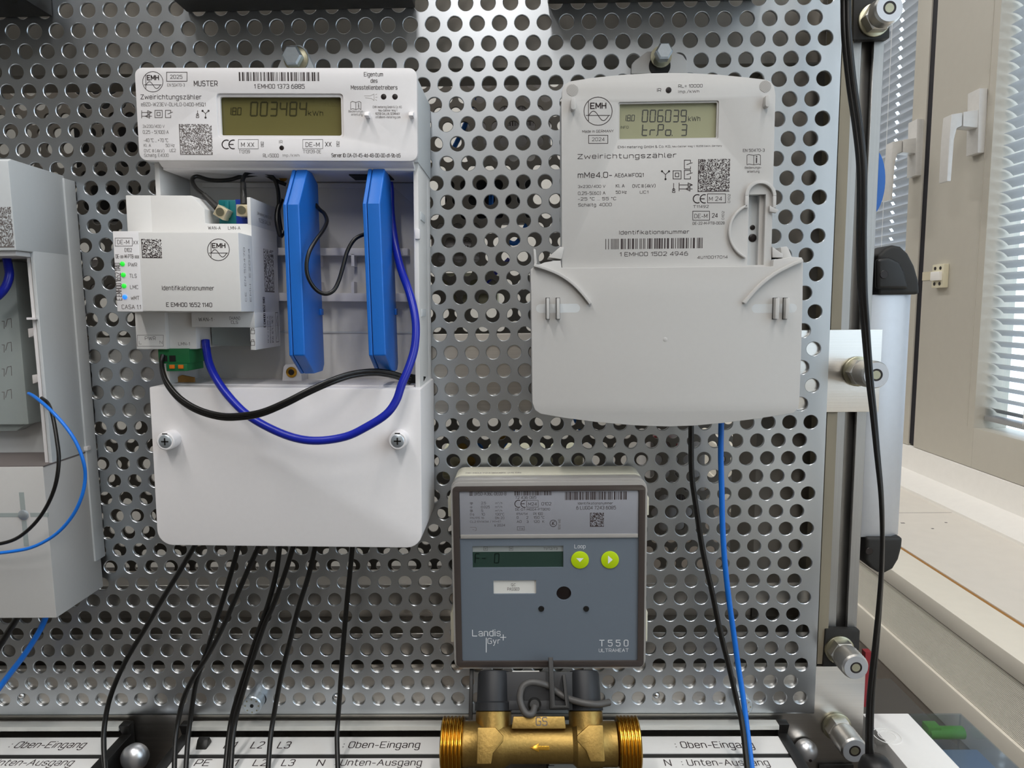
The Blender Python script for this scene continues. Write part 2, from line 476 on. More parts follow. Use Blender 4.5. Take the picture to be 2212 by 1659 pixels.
# ================================================================== THE ROOM
WX = 650.0                                    # inner face of the window frames
RX0, RY0, RY1, FZ = -3200.0, -3300.0, 2700.0, -950.0
struct(tag(MB().box(RX0, 1000, RY0, RY1, FZ - 40, FZ).build('floor', 'floor_lino'), 'grey linoleum floor of the room', 'floor'))
struct(tag(MB().box(RX0, 1000, RY0, RY1, CEIL_Z, CEIL_Z + 40).build('ceiling', 'ceiling_paint'), 'white ceiling of the room', 'ceiling'))
struct(tag(MB().box(RX0, 1000, RY1, RY1 + 60, FZ, CEIL_Z).build('wall_back', 'wall_paint'), 'plain wall behind the test stand', 'wall'))
struct(tag(MB().box(RX0, 1000, RY0 - 60, RY0, FZ, CEIL_Z).build('wall_front', 'wall_grey'), 'plain wall behind the camera', 'wall'))
struct(tag(MB().box(RX0 - 60, RX0, RY0, RY1, FZ, CEIL_Z).build('wall_left', 'wall_paint'), 'plain wall left of the test stand', 'wall'))
# window wall: parapet, lintel and piers; openings for the three windows
w = MB()
w.box(WX + 5, 1000, RY0, RY1, FZ, -24).box(WX + 5, 1000, RY0, RY1, 1540, CEIL_Z)
w.box(WX + 5, 1000, RY0, -1480, -24, 1540).box(WX + 5, 1000, 2150, RY1, -24, 1540)
struct(tag(w.build('wall_right', 'wall_paint'), 'window wall with parapet under the windows', 'wall'))

for i, (x, y) in enumerate(LAMPS):
    t = thing('ceiling_lamp', ['ceiling lamp over the bench left of the stand', 'ceiling lamp nearest the window above the bench', 'ceiling lamp behind the camera', 'ceiling lamp behind the stand', 'added unseen ceiling lamp far left behind the stand'][i], 'lamp', (x, y, CEIL_Z), group='ceiling lamps')
    MB().box(x - LAMP_W / 2 - 15, x + LAMP_W / 2 + 15, y - LAMP_L / 2 - 15, y + LAMP_L / 2 + 15, CEIL_Z - 60, CEIL_Z).build('housing', 'white_plastic', t)
    MB().box(x - LAMP_W / 2, x + LAMP_W / 2, y - LAMP_L / 2, y + LAMP_L / 2, CEIL_Z - 66, CEIL_Z - 60).build('diffuser', 'lamp_glow', t)
    ld = bpy.data.lights.new('lamp_light', 'AREA'); ld.shape = 'RECTANGLE'; ld.size = LAMP_W * S; ld.size_y = LAMP_L * S
    ld.energy = LAMP_POWER * (1.25 if i == 2 else 1.0); ld.color = LAMP_COL
    lo = bpy.data.objects.new('lamp_light', ld); C.objects.link(lo); lo.parent = t; lo.location = (0, 0, -0.070)

# ------------------------------------------------------------------ windows
YS = 810.0                                    # near edge of the frame between the two blinds in view
Z_RAIL = 53.0                                 # top of the bottom rail
ZW = 1540.0


def window(name, y0, y1, near, far, label):
    """sash with frame members near/far wide; hollow between"""
    b = MB()
    b.box(WX, WX + 62, y0, y0 + near, -24, ZW).box(WX, WX + 62, y1 - far, y1, -24, ZW)
    b.box(WX, WX + 62, y0 + near, y1 - far, -24, Z_RAIL).box(WX, WX + 62, y0 + near, y1 - far, ZW - 90, ZW)
    o = struct(tag(b.build(name, 'frame_beige', bevel=1.2), label, 'window'))
    ROOT[o.name] = Vector((0, 0, 0))
    g = MB().box(WX + 50, WX + 54, y0 + near - 5, y1 - far + 5, Z_RAIL - 5, ZW - 85).build('pane', 'glass', o)
    return o


win1 = window('window_1', -240, 1004, 70, 1004 - YS, 'beige window sash nearest the camera with half open blind')
win2 = window('window_2', 1025, 2150, 52, 70, 'beige window sash beyond the black gasket with closed blind')
win3 = window('window_3', -1480, -262, 70, 70, 'beige window sash beside the camera')
struct(tag(MB().box(WX + 3, WX + 40, 1004, 1025, -20, ZW).build('trim_1', 'gasket'), 'black gasket gap between the two window sashes', 'trim'))
# fine groove lines of the sash profile
struct(tag(MB().box(WX - 0.8, WX + 2, YS + 18, YS + 19.5, Z_RAIL, ZW).build('trim_2', 'frame_beige'), 'thin profile line along the window sash', 'trim'))
# house across the street, seen between the slats
fh = thing('street_house', 'grey house front far outside the window', 'building', (3600, 500, FZ))
MB().box(3600, 3700, -3000, 200, FZ, 330).build('facade', 'facade', fh)
for k in range(5):
    MB().box(3590, 3600, -2700 + 560 * k, -2400 + 560 * k, -300, 120).build('window', 'steel_blue', fh)


def slat_mesh(y0, y1, width, curve, tilt, cords):
    """curved slat along y: centred on x=z=0; outer edge lower for tilt>0; cords = (y, half length) gaps"""
    cuts = sorted([y0, y1] + [c + s for c, h in cords for s in (-h, h)])
    K = 6; vs, fs = [], []; ct, st = math.cos(math.radians(tilt)), math.sin(math.radians(tilt))
    for yy in cuts:
        for k in range(K + 1):
            u = (k / K - 0.5); a = u * width; h = curve * (1 - 4 * u * u)
            vs.append(Vector((a * ct + h * st, yy, -a * st + h * ct)))
    for i in range(len(cuts) - 1):
        mid = (cuts[i] + cuts[i + 1]) / 2; gap = any(abs(mid - c) < h for c, h in cords)
        for k in range(K):
            if gap and k in (2, 3):
                continue
            fs.append((i * (K + 1) + k, i * (K + 1) + k + 1, (i + 1) * (K + 1) + k + 1, (i + 1) * (K + 1) + k))
    me = bpy.data.meshes.new('slat'); me.from_pydata([v * S for v in vs], [], fs); me.validate()
    return me


def blind(label, y0, y1, z0, z1, pitch, tilt, cords, ladder):
    t = thing('venetian_blind', label, 'blind', (WX + 28, y0, z0))
    me = slat_mesh(0, y1 - y0, 25, 2.6, tilt, [(c - y0, h) for c, h in cords])
    n = int((z1 - z0) / pitch)
    for k in range(n):
        o = link('slat', me, 'slat_grey', t); o.location = (0, 0, (14 + k * pitch) * S)
    MB().box(WX + 16, WX + 40, y0, y1, z0 - 6, z0 + 3).build('bottom_rail', 'alu_matt', t, bevel=1)
    for c in ladder:
        MB().box(WX + 15.2, WX + 15.8, c - 0.5, c + 0.5, z0, z1).build('ladder_cord', 'sill_white', t)
    return t


blind('half open grey venetian blind nearest the camera', -165, YS - 4, 74, ZW - 95, 20.7, 29, [(715, 5), (440, 5)], [705])
blind('nearly closed grey venetian blind in the farther window', 1081, 2075, 74, ZW - 95, 20.7, 56, [(1195, 6), (1560, 6)], [1210])


def window_handle(label, y0, dx, dy, k):
    """L-shaped lever handle: base plate on the sash, neck, lever (outline of its near side)"""
    def q(a, b): return P2(2100 + (a - 2100) * k + dx, 250 + (b - 250) * k + dy, y0)
    t = thing('window_handle', label, 'handle', (WX, y0, q(2100, 330)[1]))
    MB().prism([q(2116, 190), q(2134, 190), q(2130, 330), q(2112, 330)], y0, y0 + 34, 'y').build('base_plate', 'handle_satin', t, bevel=2)
    MB().prism([q(2083, 241), q(2116, 236), q(2114, 275), q(2082, 272)], y0 + 2, y0 + 28, 'y').build('neck', 'handle_satin', t, bevel=1.5)
    MB().prism([q(2057, 246), q(2081, 242), q(2080, 271), q(2069, 276), q(2063, 300), q(2056, 391), q(2047, 391), q(2052, 300)], y0 + 2, y0 + 28, 'y').build('lever', 'handle_satin', t, bevel=2)


window_handle('satin window lever handle left of the half open blind', 830, 0, 0, 1.0)
window_handle('satin window lever handle beside the black gasket, partly behind the stand', 1030, -133, 59, 0.875)

# small ceramic terminal taped to the sash
a, b = atx(2026, 572, WX), atx(2048, 621, WX)
tb = thing('terminal_block', 'small ivory ceramic terminal block taped to the window sash', 'terminal block', (WX, b.y, b.z))
ya, yb = sorted((a.y, b.y))
MB().box(WX - 11, WX, ya, yb, b.z, a.z).build('body', 'ceramic', tb, bevel=1.5)
zc = (a.z + b.z) / 2
MB().box(WX - 17, WX - 10, ya + 4, yb - 4, zc - 9, zc + 9).build('middle_ridge', 'sill_white', tb, bevel=1.5)
for yy in (ya + 0.27 * (yb - ya), ya + 0.73 * (yb - ya)):
    for zz in (b.z + 8, a.z - 8):
        MB().lathe([(3.6, 0), (3.4, -0.8)], (WX - 11, yy, zz), 'x', 12).build('screw_hole', 'hole_dark', tb)
p0, p1 = atx(1994, 588, WX), atx(2026, 604, WX)
tag(MB().box(WX - 1.2, WX, min(p0.y, p1.y), max(p0.y, p1.y), p1.z, p0.z).build('adhesive_tape', 'tape'), 'crumpled yellowish adhesive tape beside the ceramic terminal block', 'tape')

# ------------------------------------------------------------------ sill and radiator cover
XC = WX - 60
ZS = atx(2057, 1108, XC).z
XD = atz(2070, 1260, ZS).x; XE = atz(2060, 1326, ZS).x
ZF = atx(2060, 1367, XE).z; ZG = atx(2036, 1466, XE).z; ZH = atx(1960, 1485, XE).z
SY0, SY1 = -1500.0, 2650.0
struct(tag(MB().prism([(WX + 4, -24), (WX - 1, -26), (WX - 6, -75), (XC - 0, ZS + 6), (XC, ZS - 4), (WX + 4, ZS - 4)], SY0, SY1, 'y').build('trim_3', 'sill_white'), 'white rough ledge under the windows', 'trim'))
sill = struct(tag(MB().box(XD + 2, WX, SY0, SY1, ZS - 30, ZS).build('trim_4', 'sill_top'), 'pale window sill board with scratches', 'trim'))
ROOT[sill.name] = Vector((0, 0, 0))
for (u, v), (u2, v2) in (((1946, 1130), (1956, 1131)), ((2012, 1142), (2019, 1143)), ((2041, 1129), (2048, 1130))):
    p = atz(u, v, ZS); q = atz(u2, v2, ZS)
    MB().box(p.x, q.x, p.y - 1.5, p.y + 1.5, ZS, ZS + 0.3).build('scratch', 'grey_cable', sill)
p = atz(1948, 1108, ZS)
MB().box(XD + 3, XC, p.y - 0.7, p.y + 0.7, ZS, ZS + 0.3).build('board_joint', 'ink_faint', sill)
struct(tag(MB().box(XD - 4, XD + 2, SY0, SY1, ZS - 30, ZS - 1.5).build('trim_5', 'brown_joint'), 'brown chipboard joint along the window sill', 'trim'))
rad = thing('radiator_cover', 'cream radiator cover with fine ribbed band under the window sill', 'radiator cover', (XE, SY0, ZH))
MB().box(XE, XD - 4, SY0, SY1, ZF, ZS).build('top_rail', 'radiator_cream', rad, bevel=2)
NR = 34; hh = (ZF - ZG) / NR
prof = []
for k in range(NR):
    prof += [(XE + 3, ZF - k * hh), (XE + 4.3, ZF - (k + 0.35) * hh), (XE + 3, ZF - (k + 0.7) * hh)]
prof += [(XE + 3, ZG), (XE + 30, ZG), (XE + 30, ZF)]
MB().prism(prof, SY0, SY1, 'y').build('ribbed_band', 'radiator_rib', rad, smooth=10)
MB().box(XE + 2, XE + 30, SY0, SY1, ZF - 1.2, ZF + 1.2).build('shadow_gap', 'dark_gap', rad)
MB().box(XE - 1, XE + 32, SY0, SY1, ZH, ZG - 1).build('lower_rail', 'radiator_cream', rad, bevel=3)
MB().box(XE + 40, WX, SY0, SY1, FZ, ZH - 2).build('recess_wall', 'recess_taupe', rad)

# ================================================================== TEST STAND
HP = 15.0; HH = HP * math.sqrt(3) / 2; HR = 4.95; PR = 10.8
NROW, NCOL = 45, 52


def perforated_mesh():
    n = 20; vs, fs = [], []
    hx, hz = HP / 2, HH / 2; ring = []
    for k in range(n):
        a = 2 * math.pi * (k + 0.5) / n; u, v = math.cos(a), math.sin(a); s = min(hx / abs(u), hz / abs(v)); ring.append([u * s, v * s])
    for cx, cz in ((hx, hz), (-hx, hz), (-hx, -hz), (hx, -hz)):
        j = min(range(n), key=lambda i: (ring[i][0] - cx) ** 2 + (ring[i][1] - cz) ** 2); ring[j] = [cx, cz]
    cs = [(math.cos(2 * math.pi * (k + 0.5) / n), math.sin(2 * math.pi * (k + 0.5) / n)) for k in range(n)]
    T = 2.0; left = -NCOL * HP - HP
    for r in range(NROW):
        Z = r * HH; off = -(HP / 2) if r % 2 else 0.0
        for k in range(NCOL + 1):
            X = -k * HP + off; b = len(vs)
            vs += [(X + q[0], 0, Z + q[1]) for q in ring]
            vs += [(X + (HR + 0.35) * c, 0, Z + (HR + 0.35) * s) for c, s in cs]
            vs += [(X + HR * c, 0.35, Z + HR * s) for c, s in cs]
            vs += [(X + HR * c, T, Z + HR * s) for c, s in cs]
            vs += [(X + q[0], T, Z + q[1]) for q in ring]
            for l in range(4):
                for i in range(n):
                    j = (i + 1) % n; fs.append((b + l * n + i, b + l * n + j, b + (l + 1) * n + j, b + (l + 1) * n + i))
        for xa, xb in ((off + HP / 2, PR), (left - 8, -NCOL * HP + off - HP / 2)):
            b = len(vs); z0, z1 = Z - hz, Z + hz
            vs += [(xa, 0, z0), (xb, 0, z0), (xb, 0, z1), (xa, 0, z1), (xa, T, z0), (xb, T, z0), (xb, T, z1), (xa, T, z1)]
            fs += [(b, b + 1, b + 2, b + 3), (b + 7, b + 6, b + 5, b + 4), (b + 1, b + 5, b + 6, b + 2), (b + 4, b, b + 3, b + 7)]
    # bottom hem: flat band, then a rounded fold to the back
    xa, xb = left - 8, PR; z = -hz
    prof = [(0, z), (0, -11.2), (0.4, -12.6), (1.1, -13.3), (2.0, -13.4), (2.0, -11.4), (2.0, -10.6), (2.0, -10.2), (2, z)]
    b = len(vs); q = len(prof)
    vs += [(xa, p[0], p[1]) for p in prof] + [(xb, p[0], p[1]) for p in prof]
    fs += [(b + i, b + (i + 1) % q, b + q + (i + 1) % q, b + q + i) for i in range(q)] + [tuple(b + i for i in reversed(range(q))), tuple(b + q + i for i in range(q))]
    zt = (NROW - 0.5) * HH; b = len(vs)
    vs += [(xa, 0, zt), (xb, 0, zt), (xb, T, zt), (xa, T, zt)]; fs.append((b, b + 1, b + 2, b + 3))
    me = bpy.data.meshes.new('perforated_panel'); me.from_pydata([(x * S, y * S, zz * S) for x, y, zz in vs], [], fs)
    bm = bmesh.new(); bm.from_mesh(me); bm.normal_update(); bm.to_mesh(me); bm.free()
    return me


pm = perforated_mesh()
panel = tag(link('perforated_panel', pm, 'galvanised', None, Vector((0, 0, 0)), 30), 'galvanised perforated steel panel that carries the meters in front', 'panel')
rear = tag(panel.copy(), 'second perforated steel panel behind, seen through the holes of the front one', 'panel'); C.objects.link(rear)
rear.name = 'perforated_panel'; rear.data = pm.copy(); rear.data.materials.clear(); rear.data.materials.append(MATS['steel_shaded']); rear.location = (Vector((-233.1 + 240, 165, 494.1 - 38 * HH + 0)) * S)

LX = -800.0                                   # left end of the horizontal rails
mz1, mz0 = at(1850, 712, 2).z, at(1850, 890, 2).z
mx1 = at(1903, 800, 2).x
tag(MB().box(LX, mx1, 2.2, 8, mz0, mz1).build('cross_bar', 'alu_brushed', bevel=0.5), 'brushed aluminium cross bar behind the panel, reaching out at the middle bolt', 'bar')
bz1, bz0 = at(1820, 1440, 2).z, at(1820, 1655, 2).z
bx1 = at(1868, 1500, 2).x
tag(MB().box(LX, bx1, 2.2, 8, bz0 - 2, bz1).build('cross_bar', 'alu_brushed', bevel=0.5), 'brushed aluminium bottom bar behind the panel with two knurled bolts', 'bar')


def tslot(name, x0, x1, y0, y1, z0, z1, along, slot0, slot1, depth, label):
    """aluminium profile with a slot in its front face; slot0/slot1 across"""
    if along == 'z':
        pts = [(x0, y0), (slot0, y0), (slot0, y0 + 2.5), (slot0 - 4, y0 + 2.5), (slot0 - 4, y0 + depth), (slot1 + 4, y0 + depth), (slot1 + 4, y0 + 2.5), (slot1, y0 + 2.5), (slot1, y0), (x1, y0), (x1, y1), (x0, y1)]
        b = MB().prism(pts, z0, z1, 'z')
    else:
        pts = [(y0, z0), (y0, slot0), (y0 + depth, slot0), (y0 + depth, slot1), (y0, slot1), (y0, z1), (y1, z1), (y1, z0)]
        b = MB().prism(pts, x0, x1, 'x')
    return tag(b.build(name, 'alu_profile' if along == 'z' else 'alu_brushed', bevel=0.4, seg=1), label, 'profile')


px0, px1 = 20.8, 43.4
tslot('slotted_profile', px0, px1, 8.2, 36, bz1 - 60, 520, 'z', 28.2, 36.0, 7, 'upright slotted aluminium profile right of the perforated panel')
z1, z0 = at(900, 1262, 14).z, at(900, 1490, 14).z
tslot('slotted_profile', LX, 15, 14, 44, z0, z1, 'x', at(900, 1368, 14).z, at(900, 1312, 14).z, 28, 'horizontal slotted aluminium profile behind the lowest holes')
zt = at(1000, 148, 34).z
tag(MB().box(LX, 15, 34, 74, zt, 600).build('top_rail', 'rail_paint', bevel=0.5), 'grey top rail behind the uppermost rows of holes', 'rail')
xp = at(1633, 1000, 40).x
tag(MB().box(xp, 18, 40, 100, -60, zt - 1).build('rear_post', 'rail_paint', bevel=0.5), 'dark upright post behind the right edge of the panel', 'post')


tag(MB().box(13.2, 20.4, 4, 30, bz1 + 1, 520).build('infill_strip', 'tan_paint'), 'narrow beige strip between panel edge and upright profile', 'strip')


def black_block(label, pts, y0, y1):
    return tag(MB().prism(poly_px(pts, y0), y0, y1).build('mounting_block', 'black_matt', bevel=0.8), label, 'block')


black_block('black square block at the top of the upright profile', [(1846, 0 - 90), (1925, -90), (1922, 82), (1843, 86)], 2, 8)
black_block('black square block at the foot of the upright profile', [(1784, 1360), (1858, 1362), (1855, 1440), (1778, 1440)], 2, 8)
black_block('black square block below the lower knurled bolt at the frame edge', [(1770, 1653), (1845, 1652), (1842, 1720), (1766, 1720)], 0, 2)


def knurled_bolt(label, px, py, qx, qy, y0=2.0):
    """washer, hex collar, knurled sleeve with bore; axis straight out of the stand"""
    c = at(px, py, y0); d = ray(qx, qy); L = -(CAM.y + d.y * ((c.x - CAM.x) / d.x) - y0); L = max(20, min(32, L))
    t = thing('knurled_bolt', label, 'bolt', c, group='knurled bolts of the stand')
    MB().lathe([(10.6, 0), (10.6, -1.6), (10.0, -2)], c, 'y', 28).build('washer', 'washer', t)
    MB().lathe([(9.4, -2), (9.8, -3), (9.8, -9), (8.6, -10.5)], c, 'y', 6).build('hex_collar', 'knurl', t, smooth=20)
    MB().lathe([(8.2, -9), (9.2, -11.5)] + [(9.2, -11.5 - k * (L - 13) / 10) for k in range(1, 10)] + [(9.2, -L + 1.4), (8.4, -L)], c, 'y', 52,
               lambda j, k: 1.0 + (0.028 if (1 < j < 11 and (j + k) % 2) else 0.0)).build('knurled_sleeve', 'knurl', t, smooth=15)
    MB().prism(circ(c.x, c.z, 8.3, 28), c.y - L - 0.3, c.y - L, 'y', [circ(c.x, c.z, 4.2, 28)]).build('end_face', 'alu_matt', t)
    MB().lathe([(4.25, -L + 0.05), (4.2, -L - 0.05)], c, 'y', 24).build('bore', 'hole_dark', t)
    MB().lathe([(2.9, -L + 2), (2.9, -L - 0.15)], c, 'y', 20).build('stud', 'washer', t)


knurled_bolt('knurled bolt on the top black block beside the blind', 1887, 45, 1920, 4, 2)
knurled_bolt('knurled bolt in the middle of the upright profile, crossed by the black cable', 1852, 802, 1893, 808, 2)
knurled_bolt('knurled bolt on the black block at the foot of the profile', 1812, 1402, 1850, 1424, 2)
knurled_bolt('lower knurled bolt on the aluminium corner plate', 1806, 1568, 1848, 1592, 2)

# small screw down in the slot of the upright profile
c = at(1811, 1304, 18)
tag(MB().lathe([(3.2, 0), (3.2, -1.5), (2.0, -2.2)], c, 'y', 16).build('slot_screw', 'zinc'), 'small screw sunk in the slot of the upright profile', 'screw')

# ------------------------------------------------------------------ carrying handle on the right
hb = thing('carrying_handle', 'aluminium carrying handle with black end caps beside the upright profile', 'handle', at(1905, 1235, 14))
yh = 14.0
x0 = at(1898, 640, yh).x; x1 = at(1951, 640, yh).x; x2 = at(1976, 640, yh).x; zt1 = at(1930, 636, yh).z; zb1 = at(1905, 1160, yh).z
MB().prism([(x0 - 6, yh), (x1, yh), (x2, yh + 5), (x2, yh + 22), (x0 - 6, yh + 22)], zb1, zt1, 'z').build('grip_bar', 'alu_matt', hb, bevel=0.4)
MB().prism(poly_px([(1892, 637), (1982, 636), (1980, 606), (1971, 575), (1957, 548), (1941, 533), (1925, 530), (1908, 537), (1892, 552)], yh), yh - 3, yh + 22).build('end_cap', 'black_matt', hb, bevel=2.5, seg=3)
MB().prism(poly_px([(1868, 1158), (1946, 1158), (1944, 1180), (1937, 1206), (1925, 1226), (1908, 1235), (1893, 1234), (1877, 1224), (1866, 1208)], yh), yh - 3, yh + 22).build('end_cap', 'black_matt', hb, bevel=2.5, seg=3)
MB().prism(poly_px([(1890, 560), (1915, 556), (1938, 566), (1950, 590), (1958, 624), (1890, 624)], yh - 3), yh - 6.5, yh - 2).build('cap_bulge', 'black_plastic', hb, bevel=3, seg=3)
disc(hb, 1909, 593, 9, yh - 6.2, 0.8, 'hole_dark', 'screw_hole')
disc(hb, 1877, 1190, 8, yh - 2.8, 0.8, 'hole_dark', 'screw_hole')

# blue disc that peeps out behind the upright profile
c = at(1873, 396, 40)
tag(MB().prism([(c.x + 11.5 * math.cos(2 * math.pi * k / 36), c.z + 25 * math.sin(2 * math.pi * k / 36)) for k in range(36)], 36.2, 41, 'y').build('blue_tag', 'blue_disc', bevel=0.8), 'blue oval tag peeping out behind the upright profile', 'tag')
p = at(1862, 1455, 40)
tag(MB().box(p.x, p.x + 5, 36, 42, p.z - 26, p.z + 20).build('red_strip', 'red_tape'), 'dark red strip behind the corner plate', 'strip')

# ================================================================== TWO-WAY METER WITH OPEN BAY (left of centre)
def bay_meter_shell(t, xl, xr, z_top, z_mid, z_low, z_bot, yf, ledge=True, cover_dx=(0, 0)):
    """tall meter: display head above, open bay, terminal cover below"""
    yw = -55.0; yb = -16.0
    # housing: back wall, side walls and shelves of the bay
    b = MB(); b.box(xl + 1, xr - 1, yb, -0.5, z_bot + 8, z_top - 2)
    b.box(xl + 1, xl + 4, yw, yb, z_low - 2, z_mid + 2); b.box(xr - 4, xr - 1, yw, yb, z_low - 2, z_mid + 2)
    b.build('bay_housing', 'warm_plastic', t, bevel=0.5)
    # head
    return yw, yb


PIV1 = (-352.0, 142.0)
frame(PIV1[0], PIV1[1], 1.0)
m1 = thing('electricity_meter', 'tall white two-way meter with olive display and open bay holding blue modules', 'meter', (PIV1[0], 0, PIV1[1]), 1.0)
Y1 = -64.0
xl = (at(290, 165, Y1).x + at(303, 350, Y1).x) / 2; xr = (at(897, 165, Y1).x + at(905, 345, Y1).x) / 2
zt = (at(320, 147, Y1).z + at(880, 146, Y1).z) / 2; zm = (at(330, 348, Y1).z + at(880, 346, Y1).z) / 2
cl = (at(322, 838, Y1).x + at(339, 1158, Y1).x) / 2; cr = (at(907.6, 838, Y1).x + at(913.6, 1164, Y1).x) / 2
zl = at(600, 838, Y1).z; zb = at(620, 1181, Y1).z
yw, yb = bay_meter_shell(m1, xl + 3, xr, zt, zm, zl, zb, Y1)
# display head with a real opening for the display
lx0, lz1 = P2(473, 207.6, Y1); lx1, lz0 = P2(737, 292, Y1)
MB().prism(rrect(xl, xr, zm, zt, 4.5), Y1, Y1 + 5, 'y', [rrect(lx0 - 1.6, lx1 + 1.6, lz0 - 1.6, lz1 + 1.6, 2)]).build('head_front', 'white_plastic', m1, bevel=0.6)
MB().prism(rrect(xl + 0.4, xr - 0.4, zm + 0.4, zt - 0.4, 4.5, corners=(0, 0, 1, 1)), Y1 + 5, -1).build('head_body', 'shade_plastic', m1, bevel=0.4)
MB().prism([(Y1 + 1.5, zm + 0.5), (Y1 + 6, zm - 2.6), (Y1 + 7.5, zm - 2.8), (Y1 + 7.5, zm - 4.2), (-17, zm - 4.2), (-17, zm + 0.5)], xl + 10, xr - 3, 'x').build('head_lip', 'white_plastic', m1, bevel=0.4)
MB().prism(rrect(lx0 - 1.6, lx1 + 1.6, lz0 - 1.6, lz1 + 1.6, 2), Y1 + 1.2, Y1 + 3, 'y', [rrect(lx0, lx1, lz0, lz1, 1.2)]).build('display_bezel', 'white_plastic', m1, bevel=0.5)
MB().box(lx0 - 1, lx1 + 1, Y1 + 4.0, Y1 + 4.8, lz0 - 1, lz1 + 1).build('display', 'lcd_olive', m1)
YD = Y1 + 3.9
sevenseg(m1, '003484', 541, 221, 668, 250, YD, 3.2)
sevenseg(m1, '1.8.0', 491, 233, 524, 248, YD, 2.0)
text(m1, 'kWh', 665.5, 239, 698, 250, YD, 'lcd_segment', 0.01)
text(m1, 'L1L2L3', 705, 222, 733, 229, YD, 'lcd_segment_faint')
T = Y1 - 0.06
wave_logo(m1, 330, 176.6, 22, (317.5, 161.8, 343, 173.6), T)
boxed(m1, '2025', (360, 156, 404, 175.4), (367.6, 161.5, 393.7, 170), T)
for s, *bb in (('EN 50470-3', 361.5, 180.3, 399, 186.9), ('eBZD-W23EV-0LHL0-D400-M5Q1', 305, 221.5, 444, 230.4),
               ('3x230/400 V', 308.4, 268.8, 355.3, 276.8), ('0,25 - 5(100) A', 308.7, 280.6, 364.2, 289.8), ('-40 °C ... +70 °C', 310.7, 299, 363, 306.8), ('Kl. A', 310.7, 310.6, 326, 317.5),
               ('50 Hz', 358, 310.6, 377, 317.5), ('OVC III (4kV)', 311.5, 321.4, 354.5, 330), ('UC2', 366.4, 321.4, 379.6, 328.3), ('Schaltg. E4000', 311.8, 332, 364.2, 341),
               ('T13139', 516, 323.7, 539.8, 331.4), ('IR', 602.8, 303, 610.2, 310), ('RL=5000', 568.2, 332, 602, 340), ('Imp./kWh', 610.7, 332, 646.6, 340.4), ('T13139-DE', 654.4, 323.4, 693.6, 331.2),
               ('Bedienungs-', 752.8, 238, 786.5, 244.4), ('anleitung', 758.6, 244.6, 783, 251.4), ('EMH metering GmbH & Co. KG', 805.3, 228.6, 868, 235.4), ('Neu-Galliner Weg 1', 817.6, 236, 857.8, 242.6), ('19258 GALLIN, GERMANY', 810.8, 243, 864, 249), ('info@emh-metering.com', 811.6, 250.5, 865, 257.2)):
    text(m1, s, *bb, T, 'ink_grey')
for s, *bb in (('MUSTER', 418.8, 174.1, 469.8, 186.4), ('Zweirichtungszähler', 303.8, 204.2, 435.5, 218), ('1 EMH00 1373 6885', 549, 181.5, 658, 191.5), ('Eigentum', 786.2, 155.7, 827.3, 168.4), ('des', 800.6, 169.8, 815.5, 178.9),
               ('Messstellenbetreibers', 758, 184.2, 858.6, 193.6), ('XX', 702.2, 306.4, 716, 316.8), ('Server ID: 0A-01-45-4d-48-00-00-d1-9b-b5', 716, 331.5, 865.2, 339.8)):
    text(m1, s, *bb, T, 'ink', 0.006)
boxed(m1, 'M XX', (515, 301.4, 558, 321.4), (521, 307.5, 549, 317.5), T, 0.8)
boxed(m1, 'DE-M', (654, 301.4, 697.2, 321), (660, 307.4, 690.6, 317.4), T, 0.8)
text(m1, '0102', 563.6, 305.7, 569.7, 317.5, T, 'ink_grey', 0, 90); text(m1, '0102', 727, 304.6, 733.2, 317, T, 'ink_grey', 0, 90)
ce_mark(m1, 479.8, 302.5, 507.2, 321.4, T)
barcode(m1, 516.2, 156, 689, 175, T, 11, 44); dotcode(m1, 389.4, 268, 456.8, 334.4, T, 44, 5, 'ink_grey')
def meter_symbols(t, T, arrows, sq, rel, therm, y3, w=1.5, material='ink_grey'):
    x0, y0, x1, y1 = arrows; h = (y1 - y0) / 4
    strokes(t, [[(x0, y0 + h), (x1, y0 + h)], [(x0, y0), (x0, y0 + 2 * h)], [(x1 - 9, y0), (x1, y0 + h), (x1 - 9, y0 + 2 * h), (x1 - 9, y0)], [(x0, y1 - h), (x1, y1 - h)], [(x0, y1 - 2 * h), (x0, y1)], [(x1 - 14, y1 - h), (x1 - 5, y1 - 2 * h), (x1 - 5, y1), (x1 - 14, y1 - h)]], w, T, material)
    x0, y0, x1, y1 = sq; d = (x1 - x0) * 0.28
    strokes(t, [rect_px(x0, y0, x1, y1), rect_px(x0 + d, y0 + d, x1 - d, y1 - d)], w, T, material)
    for x0, y0, x1, y1 in rel:
        my = (y0 + y1) / 2
        strokes(t, [[(x1 - 4, y0 + 5), (x1 - 4, y0), (x0, y0), (x0, y1), (x1 - 4, y1), (x1 - 4, y1 - 5)], [(x0 + 5, my), (x1, my - 4)]], w, T, material)
    x0, y0, x1, y1 = therm; cx = (x0 + x1) / 2
    strokes(t, [[(cx, y0), (cx, y1 - 4)], arc(cx, y1 - 6, 2.5, n=10), [(x0, y1 - 3), (x0, y1), (x1, y1), (x1, y1 - 3)]], w * 0.9, T, material)
    x0, y0, x1, y1 = y3; cx, cy = (x0 + x1) / 2, (y0 + y1) / 2 - 1
    strokes(t, [[(x0 + 1, y0 + 1), (cx, cy), (x1 - 1, y0 + 1)], [(cx, cy), (cx, y1)], arc(x0 + 1, y0 + 1, 1.5, n=8), arc(x1 - 1, y0 + 1, 1.5, n=8), arc(cx, y1, 1.5, n=8)], w, T, material)


